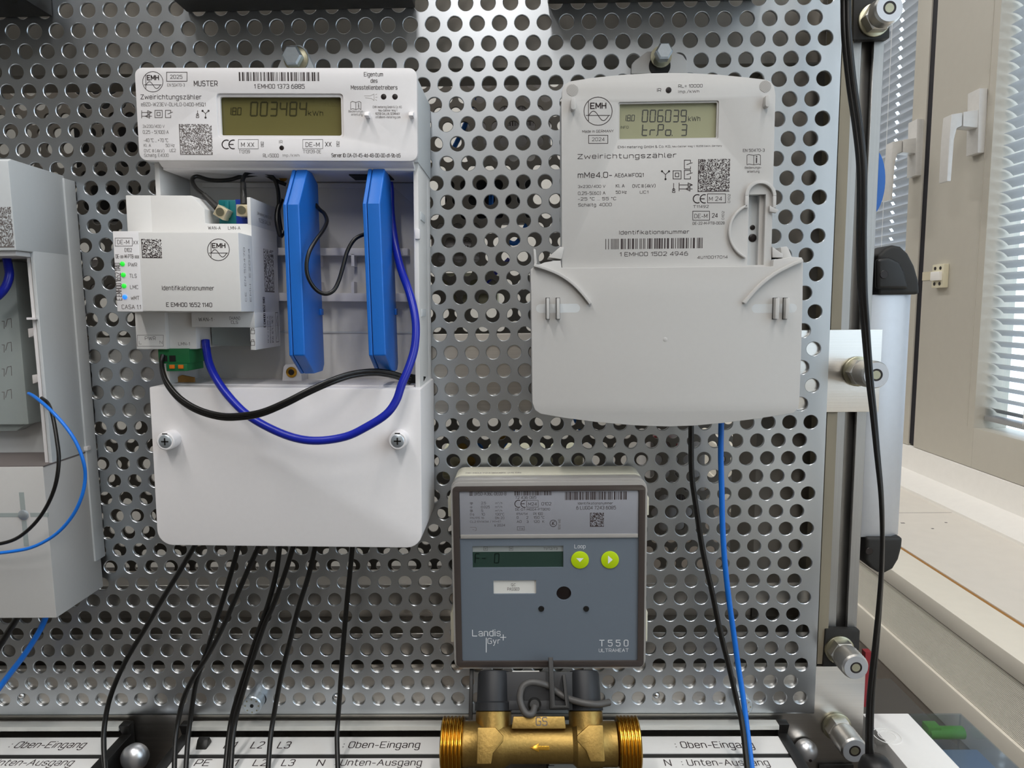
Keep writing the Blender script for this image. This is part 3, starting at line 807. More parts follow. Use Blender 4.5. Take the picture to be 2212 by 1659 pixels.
meter_symbols(m1, T, (306, 239, 328, 255), (334.6, 238.4, 350.4, 254), [(357.3, 238.4, 372.7, 254)], (424, 239, 429.4, 254), (436.5, 238.5, 451.4, 254))
def book_symbol(t, x0, y0, x1, y1, T, material='ink_grey'):
    cx = (x0 + x1) / 2
    strokes(t, [[(cx, y0 + 2), (x0 + 4, y0), (x0, y0 + 2), (x0, y1), (x0 + 4, y1 - 2), (cx, y1), (cx, y0 + 2)], [(cx, y0 + 2), (x1 - 4, y0), (x1, y0 + 2), (x1, y1), (x1 - 4, y1 - 2), (cx, y1)]], 1.1, T, material)
    text(t, 'i', cx + 4.5, y0 + 3, cx + 7.5, y1 - 3, T, material, 0.03)
book_symbol(m1, 757.5, 219, 779.8, 236.5, T)
strokes(m1, [[(787, 207), (800, 207), (806, 204), (808, 203), (808, 217), (803, 213), (789, 211)], [(811, 205), (814, 203)], [(811, 210), (815, 210)], [(811, 215), (814, 217)]], 0.9, T, 'ink_faint', 'embossed_torch')
for px, py, r in ((828.8, 209, 6), (853.3, 209, 6), (608.6, 319.5, 5)):
    disc(m1, px, py, r, Y1 + 0.05, 0.15, 'hole_dark', 'sensor_window')
for px in (795, 890):                         # two retaining noses below the owner's line
    a = at(px - 5, 241, Y1); b = at(px + 5, 256, Y1)
    MB().prism([(Y1 + 0.2, a.z), (Y1 - 4.2, a.z - 1.6), (Y1 - 5, b.z + 0.4), (Y1 + 0.2, b.z)], a.x, b.x, 'x').build('retaining_nose', 'white_plastic', m1, bevel=0.3)
# hanging lug with bolt
lug = poly_px([(598, 152), (618, 108), (627, 99), (650, 98), (660, 105), (681, 152)], -4)
MB().prism(lug, -5, -1).build('hanging_lug', 'shade_plastic', m1, bevel=0.6)
c = at(640, 128, -5)
lb = MB().lathe([(8.2, 0), (8.2, -1.2), (7.8, -1.4)], c, 'y', 28).build('lug_washer', 'washer', m1)
MB().lathe([(6.8, -1.4), (6.8, -5.5), (5.6, -6.6)], at(636, 126, -5), 'y', 6).build('bolt_head', 'zinc', m1, smooth=20)
# bay interior
MB().prism([(xl + 16, zm - 5), (xr - 6, zm - 5), (xr - 6, zm - 22), (xr - 22, zm - 8), (xl + 16, zm - 8)], -18, -15.8).build('bay_gusset', 'warm_plastic', m1)
for u0, v0, v1 in ((600, 536, 552), (600, 633, 651)):
    z1_, z0_ = at(720, v0, -22).z, at(720, v1, -22).z
    MB().box(xl + 18, at(882, v0, -22).x, -24, -15.5, z0_, z1_).build('rail_rib', 'white_plastic', m1, bevel=0.5)
for u in (692, 765):
    for v in (563, 622):
        p = at(u, v, -20); MB().box(p.x - 1, p.x + 1, -24, -16, p.z - 4, p.z + 4).build('rib_brace', 'white_plastic', m1)
p = at(645, 717, -17); MB().box(p.x - 40, xr - 8, -16.6, -15.8, p.z - 0.6, p.z + 0.6).build('bay_seam', 'shade_plastic', m1)
MB().box(at(766, 370, -30).x, at(850, 370, -30).x, -45, -28, zm - 4.9, zm - 4.1).build('cable_slot', 'dark_gap', m1)
# threaded insert boss
c = at(630, 804, -30)
MB().prism(poly_px([(609, 824), (612, 792), (617, 787), (645, 787), (650, 796), (652, 824)], -30), -30, -15.5).build('insert_boss', 'white_plastic', m1, bevel=0.6)
MB().lathe([(3.6, 0.4), (3.6, -0.6), (2.4, -0.8)], c, 'y', 20).build('brass_insert', 'brass_turned', m1)
MB().lathe([(2.0, 0), (2.0, -0.95)], c, 'y', 16).build('insert_bore', 'hole_dark', m1)
p = at(612, 384, -30)
MB().lathe([(5.0, 12), (5.0, 0), (3.4, -0.1)], p, 'y', 20).build('upper_boss', 'warm_plastic', m1)
MB().lathe([(2.6, 0), (2.6, -0.5)], p, 'y', 16).build('brass_insert', 'brass_turned', m1)
p = at(902, 506, -55); MB().box(p.x - 1.5, p.x + 1.5, -56.5, -53, p.z - 3, p.z + 3).build('latch_tab', 'white_plastic', m1, bevel=0.4)
for v in (465, 676):
    p = at(912, v, -50); MB().box(xr - 2, xr - 0.3, -48, -30, p.z - 2.5, p.z + 2.5).build('side_tab', 'shade_plastic', m1, bevel=0.4)
# terminal cover
MB().prism(rrect(cl, cr, zb, zl, 10, 6, corners=(1, 1, 0, 0)), Y1, -1).build('terminal_cover', 'white_plastic', m1, bevel=1.2)
MB().box(cl + 6, cr - 6, -52, -18, zl - 1, zl + 0.8).build('cover_shelf', 'white_plastic', m1)
p = at(890, 822, -40); MB().prism([(p.x - 9, zl + 0.9), (p.x + 7, zl + 0.9), (p.x + 9, zl + 5), (p.x - 2, zl + 7)], -40, -38).build('cable_opening', 'dark_gap', m1)
p = at(392, 824, -45); MB().prism([(p.x - 8, zl + 0.9), (p.x + 8, zl + 0.9), (p.x + 8, zl + 4), (p.x, zl + 5.5)], -45, -43).build('cable_opening', 'brown_joint', m1)
for px, py in ((372, 948), (864, 947)):
    c = at(px, py, Y1)
    MB().lathe([(5.8, 0), (5.6, -8), (5.0, -8.6), (4.2, -8.6)], c, 'y', 28).build('screw_boss', 'white_plastic', m1)
    sc = MB().lathe([(4.1, -8.62), (3.6, -9.0)], c, 'y', 24).build('cover_screw', 'zinc', m1)
    MB().box(c.x - 2.2, c.x + 2.2, c.y - 9.15, c.y - 8.9, c.z - 0.45, c.z + 0.45).box(c.x - 0.45, c.x + 0.45, c.y - 9.15, c.y - 8.9, c.z - 2.2, c.z + 2.2).build('cross_recess', 'dark_gap', sc)
    MB().box(c.x - 1.6, c.x + 1.6, c.y - 8.75, c.y - 8.5, c.z + 4.5, c.z + 5.1).build('boss_slit', 'dark_gap', m1)

# ------------------------------------------------------------------ gateway clipped into the bay
gw = thing('smart_meter_gateway', 'white rail mounted gateway with green status lights clipped into the left bay', 'gateway', (at(420, 754, -68).x, -25, at(420, 754, -68).z), 1.0)
frame(ROOT[gw.name].x, ROOT[gw.name].z, 1.0)
YN, YM = -88.0, -68.0
ROOT[gw.name] = Vector((FR[0].x, -25.0, FR[0].z))
nx0 = (at(244, 505, YN).x + at(254, 672, YN).x) / 2; nx1 = (at(514, 502, YN).x + at(522, 672, YN).x) / 2; nz1 = at(400, 501, YN).z; nz0 = at(400, 673, YN).z
bx0 = (at(270, 430, YM).x + at(287, 680, YM).x) / 2; bx1 = (at(543, 490, YM).x + at(552, 740, YM).x) / 2
gz1 = at(340, 422, YM).z; gz0 = at(400, 755, YM).z; st = P2(442, 451, YM); s3 = P2(442, 483, YM)
bi = xl + 9.5
MB().prism([(bi, nz0 - 1), (bx1, nz0 - 1), (bx1, s3[1]), (st[0], s3[1]), (st[0], st[1]), (at(413, 422, YM).x, gz1), (bi, gz1)], YM, -25).build('body', 'warm_plastic', gw, bevel=0.5)
MB().box(bx0, bi + 0.6, YM, -57, nz0 - 1, gz1).build('body_overhang', 'warm_plastic', gw, bevel=0.5)
MB().box(bx1 - 2.2, bx1, YM, -25, s3[1] - 1, at(556, 426, YM).z).build('side_wall', 'warm_plastic', gw, bevel=0.4)
MB().box(st[0], bx1 - 2.2, -46, -25, s3[1] - 1, at(556, 434, YM).z).build('connector_wall', 'warm_plastic', gw)
MB().box(nx0 + 1, nx1, YN, YM, nz0, nz1).build('nose', 'warm_plastic', gw, bevel=0.8)
sx = (at(300, 503, YN).x + at(307, 672, YN).x) / 2
MB().box(nx0, sx, YN - 0.25, YN + 5, nz0 - 0.2, nz1 + 0.2).build('label_strip', 'white_plastic', gw, bevel=0.3)
lx = at(413, 680, YM).x; lx2 = at(355, 700, YM).x
MB().box(bx0 + 1, lx2, YM + 1, -57, gz0, nz0).build('power_foot', 'warm_plastic', gw, bevel=0.4)
MB().box(lx2, lx, YM + 5, -25, gz0, nz0).build('meter_port_foot', 'warm_plastic', gw, bevel=0.4)
zp = at(470, 707, YM).z; px_ = at(540, 707, YM).x
MB().box(lx, bx1, YM, -25, zp, nz0).build('network_foot', 'warm_plastic', gw, bevel=0.4)
MB().box(px_, bx1, YM, -25, gz0, zp).build('foot_end', 'warm_plastic', gw, bevel=0.3)
MB().box(lx + 1, px_, -44, -25, gz0 + 1, zp).build('port_recess', 'relay_grey', gw)
T = YN - 0.05; TS = YN - 0.33; TB = YM - 0.05
boxed(gw, 'DE-M', (248.6, 514.3, 285.7, 531.5), (253.3, 518.2, 279, 527.5), TS, 1.0, 'ink_grey')
for s, *bb in (('XX', 287.6, 519.6, 298.4, 527.8), ('0102', 269, 535.8, 284.9, 544.2), ('DE-xx-M-PTB-xxx', 250, 549.5, 300.3, 558), ('PWR', 277.2, 567.6, 295.8, 576), ('TLS', 279.6, 591.5, 295, 600), ('LMC', 281, 615.9, 298.4, 624.2), ('wMT', 283, 639.2, 301, 647.7), ('CASA 1.1', 263.2, 658.3, 304, 667.6)):
    text(gw, s, *bb, TS, 'ink_grey')
text(gw, 'E EMH00 1652 1140', 251.6, 568, 259.5, 649, TS, 'ink_grey', 0, 90)
for (px, py), m_ in zip(((264.7, 570), (266.6, 593.8), (268, 617.7), (269.8, 641.6)), ('led_green', 'led_green', 'led_green', 'led_blue')):
    disc(gw, px, py, 5.2, YN - 0.25, 0.6, m_, 'status_light', 0.7, 20)
dotcode(gw, 307, 516.4, 348, 557.5, T, 26, 8); wave_logo(gw, 471.9, 539.5, 23.5, (458, 524.9, 486.8, 536.3), T, 1.4)
text(gw, 'Identifikationsnummer', 349.9, 617.6, 462.6, 627, T, 'ink', 0.004); text(gw, 'E EMH00 1652 1140', 359.2, 653.8, 458, 663, T, 'ink', 0.012)
text(gw, 'WAN-A', 449.6, 488.8, 476.7, 496, TB, 'ink'); text(gw, 'LMN-A', 492.6, 488.8, 519, 496, TB, 'ink')
boxed(gw, 'PWR', (296.5, 724, 353, 748), (313, 726.9, 336, 734.7), YM + 0.95, 0.8, 'ink_grey'); text(gw, 'L', 300.3, 736.6, 305.6, 743.5, YM + 0.95, 'ink_grey'); text(gw, 'N', 344.9, 736, 350.7, 743, YM + 0.95, 'ink_grey')
text(gw, 'LMN-1', 385.2, 739.2, 409.8, 746, YM + 4.95, 'ink_grey'); text(gw, '• WAN-1 •', 424, 686, 463, 694, TB, 'ink'); text(gw, '(HAN)', 495.8, 683, 518.3, 691.8, TB, 'ink'); text(gw, 'CLS', 499.2, 692.8, 513.8, 699.6, TB, 'ink')
for v in (713, 738):
    strokes(gw, [rect_px(542, v, 550, v + 8), [(543.5, v), (543.5, v - 4), (548.5, v - 4), (548.5, v if v > 720 else v - 2)]], 1.0, TB, 'ink', 'padlock_symbol')
# print on the right hand side (plane x = bx1)
def side_text(s, y0, y1, za, zb_, rot, material='ink_grey', bold=0.0):
    text_on(gw, s, Vector((bx1 + 0.05, y0, za)), Vector((0, y1 - y0, 0)), Vector((0, 0, zb_ - za)), material, bold, rot)
dotcode_on(gw, Vector((bx1 + 0.05, -50, nz1 - 33)), Vector((0, 17, 0)), Vector((0, 0, 27)), 30, 12, 'ink_grey')
side_text('EMH metering GmbH & Co. KG', -58, -34, nz1 + 13, nz1 + 15.5, 0); side_text('19258 GALLIN', -56, -36, nz1 + 9.5, nz1 + 12, 0)
side_text('E EMH00 1652 1140', -54, -50.5, nz0 - 10, nz0 + 9, 90, 'ink', 0.01)
for k in range(3):
    side_text(('12 V = 0,25 A', 'Bedienungsanleitung', 'IP20 -10 °C ... 50 °C')[k], -48 + 4 * k, -45.5 + 4 * k, gz0 + 3, nz0 - 3, 90)
for vs_ in ([(-33, nz0 - 1), (-28, nz0 - 1), (-28, gz0 + 3), (-33, gz0 + 3), (-33, nz0 - 1)], [(-32, gz0 + 5), (-29, gz0 + 12), (-31, gz0 + 17), (-29.5, nz0 - 3)]):
    v_, f_ = [], []
    for (ya, za), (yb_, zb_) in zip(vs_, vs_[1:]):
        d = Vector((0, yb_ - ya, zb_ - za)).normalized(); n_ = Vector((0, d.z, -d.y)) * 0.2; A = Vector((bx1 + 0.05, ya, za)); B_ = Vector((bx1 + 0.05, yb_, zb_)); i = len(v_)
        v_ += [A + n_, B_ + n_, B_ - n_, A - n_]; f_.append((i, i + 1, i + 2, i + 3))
    flat(gw, 'printed_symbol', v_, f_, 'ink_grey')
# side of the nose: vertical rows of marks
for k, s in enumerate(('CE  EN 50470', 'EMH  E2024')):
    text_on(gw, s, Vector((nx1 + 0.05, YN + 6 + 7 * k, nz0 + 6)), Vector((0, 2.4, 0)), Vector((0, 0, nz1 - nz0 - 14)), 'ink_grey', 0.0, 90)
# aerial sockets
for (px, py), m_ in zip(((495, 457), (538, 456)), ('teal', 'royal')):
    c = at(px, py, -56); w_ = 5.6; c.x = min(c.x, bx1 - 8.0)
    MB().box(c.x - w_, c.x + w_, -58, -46, s3[1] + 0.2, c.z + 6.8).build('aerial_socket', m_, gw, bevel=0.8)
    MB().box(c.x - 1.2, c.x + 1.2, -59.2, -57, c.z - 5, c.z + 5.8).build('socket_key', m_, gw, bevel=0.3)

frame()
# green plug below the gateway
gp = thing('terminal_plug', 'green pluggable terminal with orange levers below the gateway', 'plug', at(375, 800, -58))
p0, p1 = at(341, 757, -64), at(410, 785, -64)
MB().box(p0.x, p1.x, -64, -40, p1.z, p0.z + 1).build('body', 'green_block', gp, bevel=0.4)
p2 = at(362, 785, -64); p3 = at(408, 801, -64)
MB().box(p2.x, p3.x, -66, -44, p3.z, p1.z).build('lever_block', 'green_block', gp, bevel=0.4)
for u in (367, 386):
    a = at(u, 788, -66); b = at(u + 11, 796, -66); MB().box(a.x, b.x, -67, -65, b.z, a.z).build('release_lever', 'orange', gp, bevel=0.2)
for u in (348, 366):
    a = at(u, 768, -64); b = at(u + 14, 781, -64); MB().box(a.x, b.x, -64.3, -63, b.z, a.z).build('wire_entry', 'dark_gap', gp)


# ------------------------------------------------------------------ blue modules standing on the rail ribs
def blue_module(label, px_front, yf, depth, pts):
    """slab standing out of the bay; pts: front-left edge px top, front top, front bottom, bottom; px_front: front left/right px"""
    (xl_t, zt_px, xl_ft, zft_px, zfb_px, xl_fb, zb_px) = pts
    xa = at(px_front[0], zft_px, yf).x; xb = at(px_front[1], zft_px, yf).x
    z_ft = at(px_front[0], zft_px, yf).z; z_fb = at(px_front[0] + 12, zfb_px, yf).z
    z_t = at(xl_t, zt_px, yf + 19).z; z_b = at(xl_t + 20, zb_px, yf + 19).z
    prof = [(yf, z_fb), (yf, z_ft), (yf + 19, z_t), (yf + depth - 12, z_t), (yf + depth, z_t - 5), (yf + depth, z_b + 4), (yf + depth - 4, z_b), (yf + 19, z_b)]
    tilt = math.degrees(math.atan2((at(px_front[0] + 14, zfb_px, yf).x - xa), (z_ft - z_fb)))
    t = thing('blue_module', label, 'module', ((xa + xb) / 2, yf + depth, z_b), 0, 'blue modules in the open bay')
    sx = xa + (xb - xa) * 0.24

    def shear(b):
        k = (at(px_front[0] + 13.5, zfb_px, yf).x - xa) / (z_ft - z_fb)
        for v in b.v: v.x += k * (z_ft - v.z)
        return b
    shear(MB().prism(prof, sx + 0.15, xb, 'x')).build('main_shell', 'blue_plastic', t, bevel=0.9, seg=3)
    shear(MB().prism(prof, xa, sx - 0.15, 'x')).build('lid_shell', 'blue_plastic', t, bevel=0.6, seg=3)
    shear(MB().prism([(y_ + 0.8 * (1 if i < 3 or i > 5 else -1), z_ + (0.8 if i in (0, 6, 7) else -0.8)) for i, (y_, z_) in enumerate(prof)], sx - 0.2, sx + 0.2, 'x')).build('seam', 'dark_gap', t)
    zc_ = z_fb + (z_ft - z_fb) * 0.3
    shear(MB().box(xb - 0.2, xb + 1.2, yf + depth - 7, yf + depth - 2, zc_ - 3, zc_ + 1)).build('latch_nub', 'blue_plastic', t, bevel=0.3)
    return t


blue_module('left blue plastic module standing upright in the meter bay', (611, 646), -76, 40, (626, 367, 611, 442, 768, 625, 807))
blue_module('right blue plastic module standing upright in the meter bay', (783, 821), -76, 40, (790, 365, 783, 440, 768, 797, 806))

# ================================================================== SECOND TWO-WAY METER (right)
Y2 = -46.0
x0 = -178.9; x1 = -47.9
m2 = thing('electricity_meter', 'light grey two-way meter with arched top above a wide terminal cover', 'meter', (-113, 0, 213))
top = poly_px([(1214, 215), (1214, 196), (1219, 184), (1230, 176), (1280, 168), (1340, 162), (1400, 158.5), (1440, 157.5), (1490, 158), (1550, 161), (1610, 167), (1650, 171.5), (1664, 176), (1672, 186), (1675, 205)], Y2)
top = [(max(x0, min(x1, a)), b) for a, b in top]
zc2 = at(1440, 577, Y2).z
outline = [(x0, zc2 - 4), (x0, top[0][1])] + top + [(x1, zc2 - 4)]
d0, d1 = at(1339, 224, Y2), at(1548, 296.5, Y2)
# optical port: slot and ring
sx0, sx1 = at(1616, 500, Y2).x, at(1663, 500, Y2).x; sz1 = at(1640, 420, Y2).z; sz0 = at(1640, 576, Y2).z
port_c = at(1641, 420, Y2); rr = at(1666, 420, Y2).x - port_c.x
hole_d = rrect(d0.x - 1, d1.x + 1, d1.z - 1, d0.z + 1, 1.2)
xs1 = at(1652, 500, Y2).x
MB().prism(outline, Y2, Y2 + 4, 'y', [hole_d, [(sx0, sz0 + 1), (xs1, sz0 + 1), (xs1, sz1), (sx0, sz1)]]).build('front_shell', 'grey_plastic', m2, bevel=0.5)
MB().prism([(min(max(a, x0 + 1.5), x1 - 1.5), b - 1.0) for a, b in outline], Y2 + 4, -1, 'y', [[(sx0, sz0 + 1), (xs1, sz0 + 1), (xs1, sz1), (sx0, sz1)]]).build('body', 'shade_plastic', m2)
MB().prism(rrect(d0.x - 1, d1.x + 1, d1.z - 1, d0.z + 1, 1.2), Y2 + 0.8, Y2 + 2.2, 'y', [rrect(d0.x, d1.x, d1.z, d0.z, 0.6)]).build('display_bezel', 'grey_plastic', m2)
MB().box(d0.x - 0.8, d1.x + 0.8, Y2 + 2.6, Y2 + 3.4, d1.z - 0.8, d0.z + 0.8).build('display', 'lcd_sage', m2)
YD = Y2 + 2.5
sevenseg(m2, '006039', 1387, 238, 1487, 263, YD, 2.4, 0.07, 'lcd_segment_cool'); sevenseg(m2, '1.8.0', 1346, 248.5, 1373, 261, YD, 1.5, 0.08, 'lcd_segment_cool')
sevenseg(m2, 'tr.Po. 3', 1387, 269, 1488, 292.5, YD, 2.4, 0.07, 'lcd_segment_cool')
text(m2, 'kWh', 1486.5, 250.8, 1512.8, 262, YD, 'lcd_segment_cool'); text(m2, 'INFO', 1340.8, 271.8, 1357.7, 278, YD, 'lcd_segment_cool')
T = Y2 - 0.06
wave_logo(m2, 1291.9, 240.2, 30.5, (1274.6, 221, 1310, 235.8), T, 1.5)
boxed(m2, '2024', (1271.5, 292.2, 1312.9, 309.7), (1278.7, 296.9, 1306, 305), T)
for s, *bb in (('IR', 1418.8, 190.5, 1428.2, 198.5), ('RL= 10000', 1465.2, 181.5, 1517.9, 189.5), ('Imp./kWh', 1465.2, 193.5, 1510.6, 203), ('Made in GERMANY', 1257.7, 280, 1325.7, 286.9), ('EMH metering GmbH & Co. KG,', 1334.5, 313.5, 1449.5, 322.4), ('Neu-Galliner Weg 1, 19258 Gallin, Germany', 1452, 313, 1559.9, 319.4),
               ('Zweirichtungszähler', 1247.5, 329.6, 1461.6, 347.2), ('mMe4.0-', 1248, 371, 1322.3, 384.9), ('AE6AWF0Q1', 1327.5, 373.5, 1390.5, 384), ('3x230/400 V', 1248.5, 398.6, 1307.8, 406.9), ('Kl. A', 1330.2, 397.6, 1349.3, 405.3), ('OVC III (4kV)', 1366, 396.6, 1415.9, 406.6),
               ('0,25-5(60) A', 1248.5, 412.5, 1308, 422), ('50 Hz', 1330.2, 411.5, 1353.7, 418.8), ('UC1', 1382.2, 411.5, 1400.5, 418.4), ('-25 °C ... 55 °C', 1248.5, 425.4, 1331.3, 433.3), ('Schaltg. 4000', 1249, 438.2, 1321.3, 448.6), ('T11492', 1497.2, 442.7, 1530.9, 449.4), ('24', 1537.6, 460.4, 1550.7, 470.4), ('DE-22-M-PTB-0028', 1496.2, 478.5, 1565.2, 485.5),
               ('EN 50470-3', 1604.7, 321, 1652, 328.3), ('Bedienungs-', 1608.9, 359.5, 1645.3, 366), ('anleitung', 1613.7, 367.6, 1640.7, 374.6), ('Identifikationsnummer', 1337.5, 496, 1489.3, 506.7), ('1 EMH00 1502 4946', 1338.5, 542.9, 1486.2, 554), ('4U110017014', 1506, 551.9, 1571.9, 559.2)):
    text(m2, s, *bb, T, 'ink', 0.008)
boxed(m2, 'M 24', (1528.4, 418.8, 1567.3, 438.1), (1531.5, 424.6, 1560, 434), T); boxed(m2, 'DE-M', (1496.6, 456.2, 1532.6, 475.6), (1500, 461.8, 1528.2, 471.4), T)
text(m2, '0102', 1572, 419.2, 1577.7, 438, T, 'ink', 0, 90); text(m2, '0102', 1559, 456.2, 1564.6, 474.5, T, 'ink', 0, 90)
ce_mark(m2, 1497.6, 420.4, 1524.7, 438.5, T); dotcode(m2, 1507, 343, 1577.3, 414.6, T, 44, 21); barcode(m2, 1307.8, 513.4, 1518, 538.8, T, 31, 44)
meter_symbols(m2, T, (1467, 395, 1495.5, 412.5), (1454, 369, 1471.2, 386.5), [(1478.3, 346, 1495.5, 365), (1478.3, 368, 1495.5, 386.5)], (1452.5, 396, 1458, 415.7), (1429, 369, 1446.3, 387), 1.5, 'ink')
book_symbol(m2, 1613.7, 333.5, 1642.8, 356, T, 'ink')
disc(m2, 1444.2, 194.7, 6.3, Y2 + 0.02, 0.2, 'hole_dark', 'sensor_window')
for px, py in ((1236.4, 194.4), (1653.3, 186.6)):      # ribbed thumb pads
    rp = 13.0
    pad = disc(m2, px, py, rp, Y2 + 0.05, 0.18, 'grey_plastic', 'thumb_pad')
    ls = []
    for k in range(-4, 5):
        o = k * 2.8; hl = math.sqrt(max(rp * rp - o * o, 0)) * 0.95; c_, s_ = math.cos(0.6), math.sin(0.6)
        ls.append([(px - o * s_ - hl * c_, py + o * c_ - hl * s_), (px - o * s_ + hl * c_, py + o * c_ + hl * s_)])
    strokes(pad, ls, 0.9, Y2 - 0.25, 'ink_faint', 'pad_rib')
for px, py in ((1237.4, 228), (1653.6, 222)):
    a = at(px, py, Y2); MB().prism(rrect(a.x - 1.5, a.x + 1.5, a.z - 3.6, a.z + 3.6, 1.4), Y2 - 4.5, Y2 + 0.2).build('locating_peg', 'grey_plastic', m2, bevel=0.3)
# optical port details
MB().box(sx0 + 0.02, xs1 - 0.02, Y2 + 7, Y2 + 9, sz0 + 1.1, sz1 - 0.1).build('port_floor', 'shade_plastic', m2)
MB().box(xs1 - 2.8, xs1 - 0.02, Y2 + 3, Y2 + 7, sz0 + 1.1, sz1 - 0.1).build('port_step', 'grey_plastic', m2)
def ring_band(cx, cy, r, a0, a1, wpx, y0, y1, n=24):
    o = [P2(*q, y0) for q in arc(cx, cy, r + wpx / 2, a0, a1, n)]; i = [P2(*q, y0) for q in arc(cx, cy, r - wpx / 2, a1, a0, n)]
    return o + i
MB().prism(ring_band(1641, 424, 30, 0, 180, 7, Y2, 0), Y2 - 2.2, Y2 + 0.3).build('port_arch', 'grey_plastic', m2, bevel=0.5)
for xx in (1611, 1671):
    a, b = at(xx - 3.5, 424, Y2), at(xx + 3.5, 450, Y2); MB().box(a.x, min(b.x, x1 + 1.2), Y2 - 2.2, Y2 + 0.3, b.z, a.z).build('port_arch_leg', 'grey_plastic', m2, bevel=0.4)
MB().prism(ring_band(1635, 501, 61, 112, 245, 5, Y2, 0, 30), Y2 - 2.2, Y2 + 0.3).build('port_ring', 'grey_plastic', m2, bevel=0.5)
MB().prism(poly_px([(1660, 445), (1680, 455), (1674, 461), (1660, 458)], Y2), Y2 - 2.2, Y2 + 0.3).build('port_lug', 'grey_plastic', m2, bevel=0.4)
disc(m2, 1625.5, 491.5, 5.5, Y2 + 7, 0.3, 'hole_dark', 'port_window'); disc(m2, 1625.5, 514, 9, Y2 + 7, 0.4, 'hole_dark', 'port_window', 0.8)
# hanging plate and bolt
MB().prism(poly_px([(1363, 160), (1364, 140), (1372, 131), (1398, 112), (1452, 112), (1474, 120), (1484, 134), (1484, 160)], -3), -4, -1).build('hanging_plate', 'grey_plastic', m2, bevel=0.5)
c = at(1425, 142, -4)
MB().lathe([(7.2, 0), (7.2, -0.3)], c, 'y', 28).build('keyhole', 'dark_gap', m2)
hbolt = thing('hanging_bolt', 'hexagon bolt that carries the light grey meter', 'bolt', at(1425, 128, -1))
c = at(1425, 128, -1)
MB().lathe([(4.0, 0), (4.0, -14)], c, 'y', 16).build('shank', 'zinc', hbolt)
MB().lathe([(7.0, -3.5), (7.0, -5)], c, 'y', 24).build('flange', 'washer', hbolt)
MB().lathe([(5.5, -9), (5.7, -9.6), (5.7, -15), (4.6, -16.4)], c, 'y', 6).build('hexagon_head', 'zinc', hbolt, smooth=20)
# terminal cover
Y2C = -50.0
cov = poly_px([(1156, 575), (1176, 567), (1199, 563), (1211, 563), (1213, 578.5), (1670, 575.5), (1671, 561), (1683, 559), (1706, 556), (1733, 557), (1735, 570), (1734, 640), (1731, 760), (1727, 866), (1724, 882), (1714, 892), (1640, 904), (1560, 914), (1500, 919.5), (1440, 921.5), (1370, 919), (1290, 912), (1220, 903), (1168, 894), (1156, 886), (1150, 870), (1149, 760), (1147.5, 640), (1146, 582)], Y2C)
MB().prism(cov, Y2C, -1).build('terminal_cover', 'grey_plastic', m2, bevel=1.0)
for pts in ([(1153, 573), (1180, 581), (1210, 594), (1236, 612), (1257, 633), (1275, 656)], [(1731, 563), (1702, 575), (1672, 591), (1644, 612), (1623, 633), (1605, 655)]):
    q = [at(a, b, Y2C) for a, b in pts]; q = spline(q, 4); n_ = len(q); o, i = [], []
    for k in range(n_):
        d = (q[min(k + 1, n_ - 1)] - q[max(k - 1, 0)]).normalized(); nn = Vector((d.z, 0, -d.x)) * 0.9; o.append(xz(q[k] + nn)); i.append(xz(q[k] - nn))
    MB().prism(o + i[::-1], Y2C - 3, Y2C + 0.3).build('curved_rib', 'grey_plastic', m2, bevel=0.3)
for gx0, gx1, ribs in ((1158, 1253, (1183, 1205)), (1624, 1721, (1673.5, 1695.5))):
    a, b = at(gx0, 657, Y2C), at(gx1, 675, Y2C)
    MB().prism(rrect(a.x, b.x, b.z, a.z, (a.z - b.z) / 2 - 0.05, 5), Y2C - 0.02, Y2C + 0.3).build('seal_groove', 'shade_plastic', m2)
    for k, r_ in enumerate(ribs):
        a, b = at(r_ - 3.2, 644, Y2C), at(r_ + 3.2, 689, Y2C)
        MB().box(a.x - 0.35, b.x + 0.35, Y2C - 0.3, Y2C, b.z - 0.3, a.z + 0.3).build('rib_slot', 'dark_gap', m2)
        MB().box(a.x, b.x, Y2C - 4.5, Y2C, b.z, a.z).build('seal_rib', 'grey_plastic', m2, bevel=0.3)
disc(m2, 1437, 733, 4.6, Y2C + 0.03, 0.2, 'grey_plastic', 'gate_mark')
# snap arms at both shoulders of the cover
MB().prism(poly_px([(1184, 556), (1210, 533), (1218, 535), (1213, 560)], Y2), Y2 - 1, Y2 + 20).build('snap_arm', 'grey_plastic', m2, bevel=0.4)
MB().prism(poly_px([(1667, 533), (1690, 549), (1690, 557), (1668, 556)], Y2), Y2 - 1, Y2 + 20).build('snap_arm', 'grey_plastic', m2, bevel=0.4)
MB().prism(poly_px([(1152, 537), (1157, 539), (1160, 569), (1154, 573)], Y2C), Y2C - 1, Y2C + 22).build('guide_fin', 'grey_plastic', m2, bevel=0.4)
MB().prism(poly_px([(1686, 534), (1700, 532), (1704, 537), (1711, 555), (1733, 556), (1734, 570), (1690, 560)], Y2C + 4), Y2C + 4, Y2C + 14).build('guide_fin', 'grey_plastic', m2, bevel=0.5)

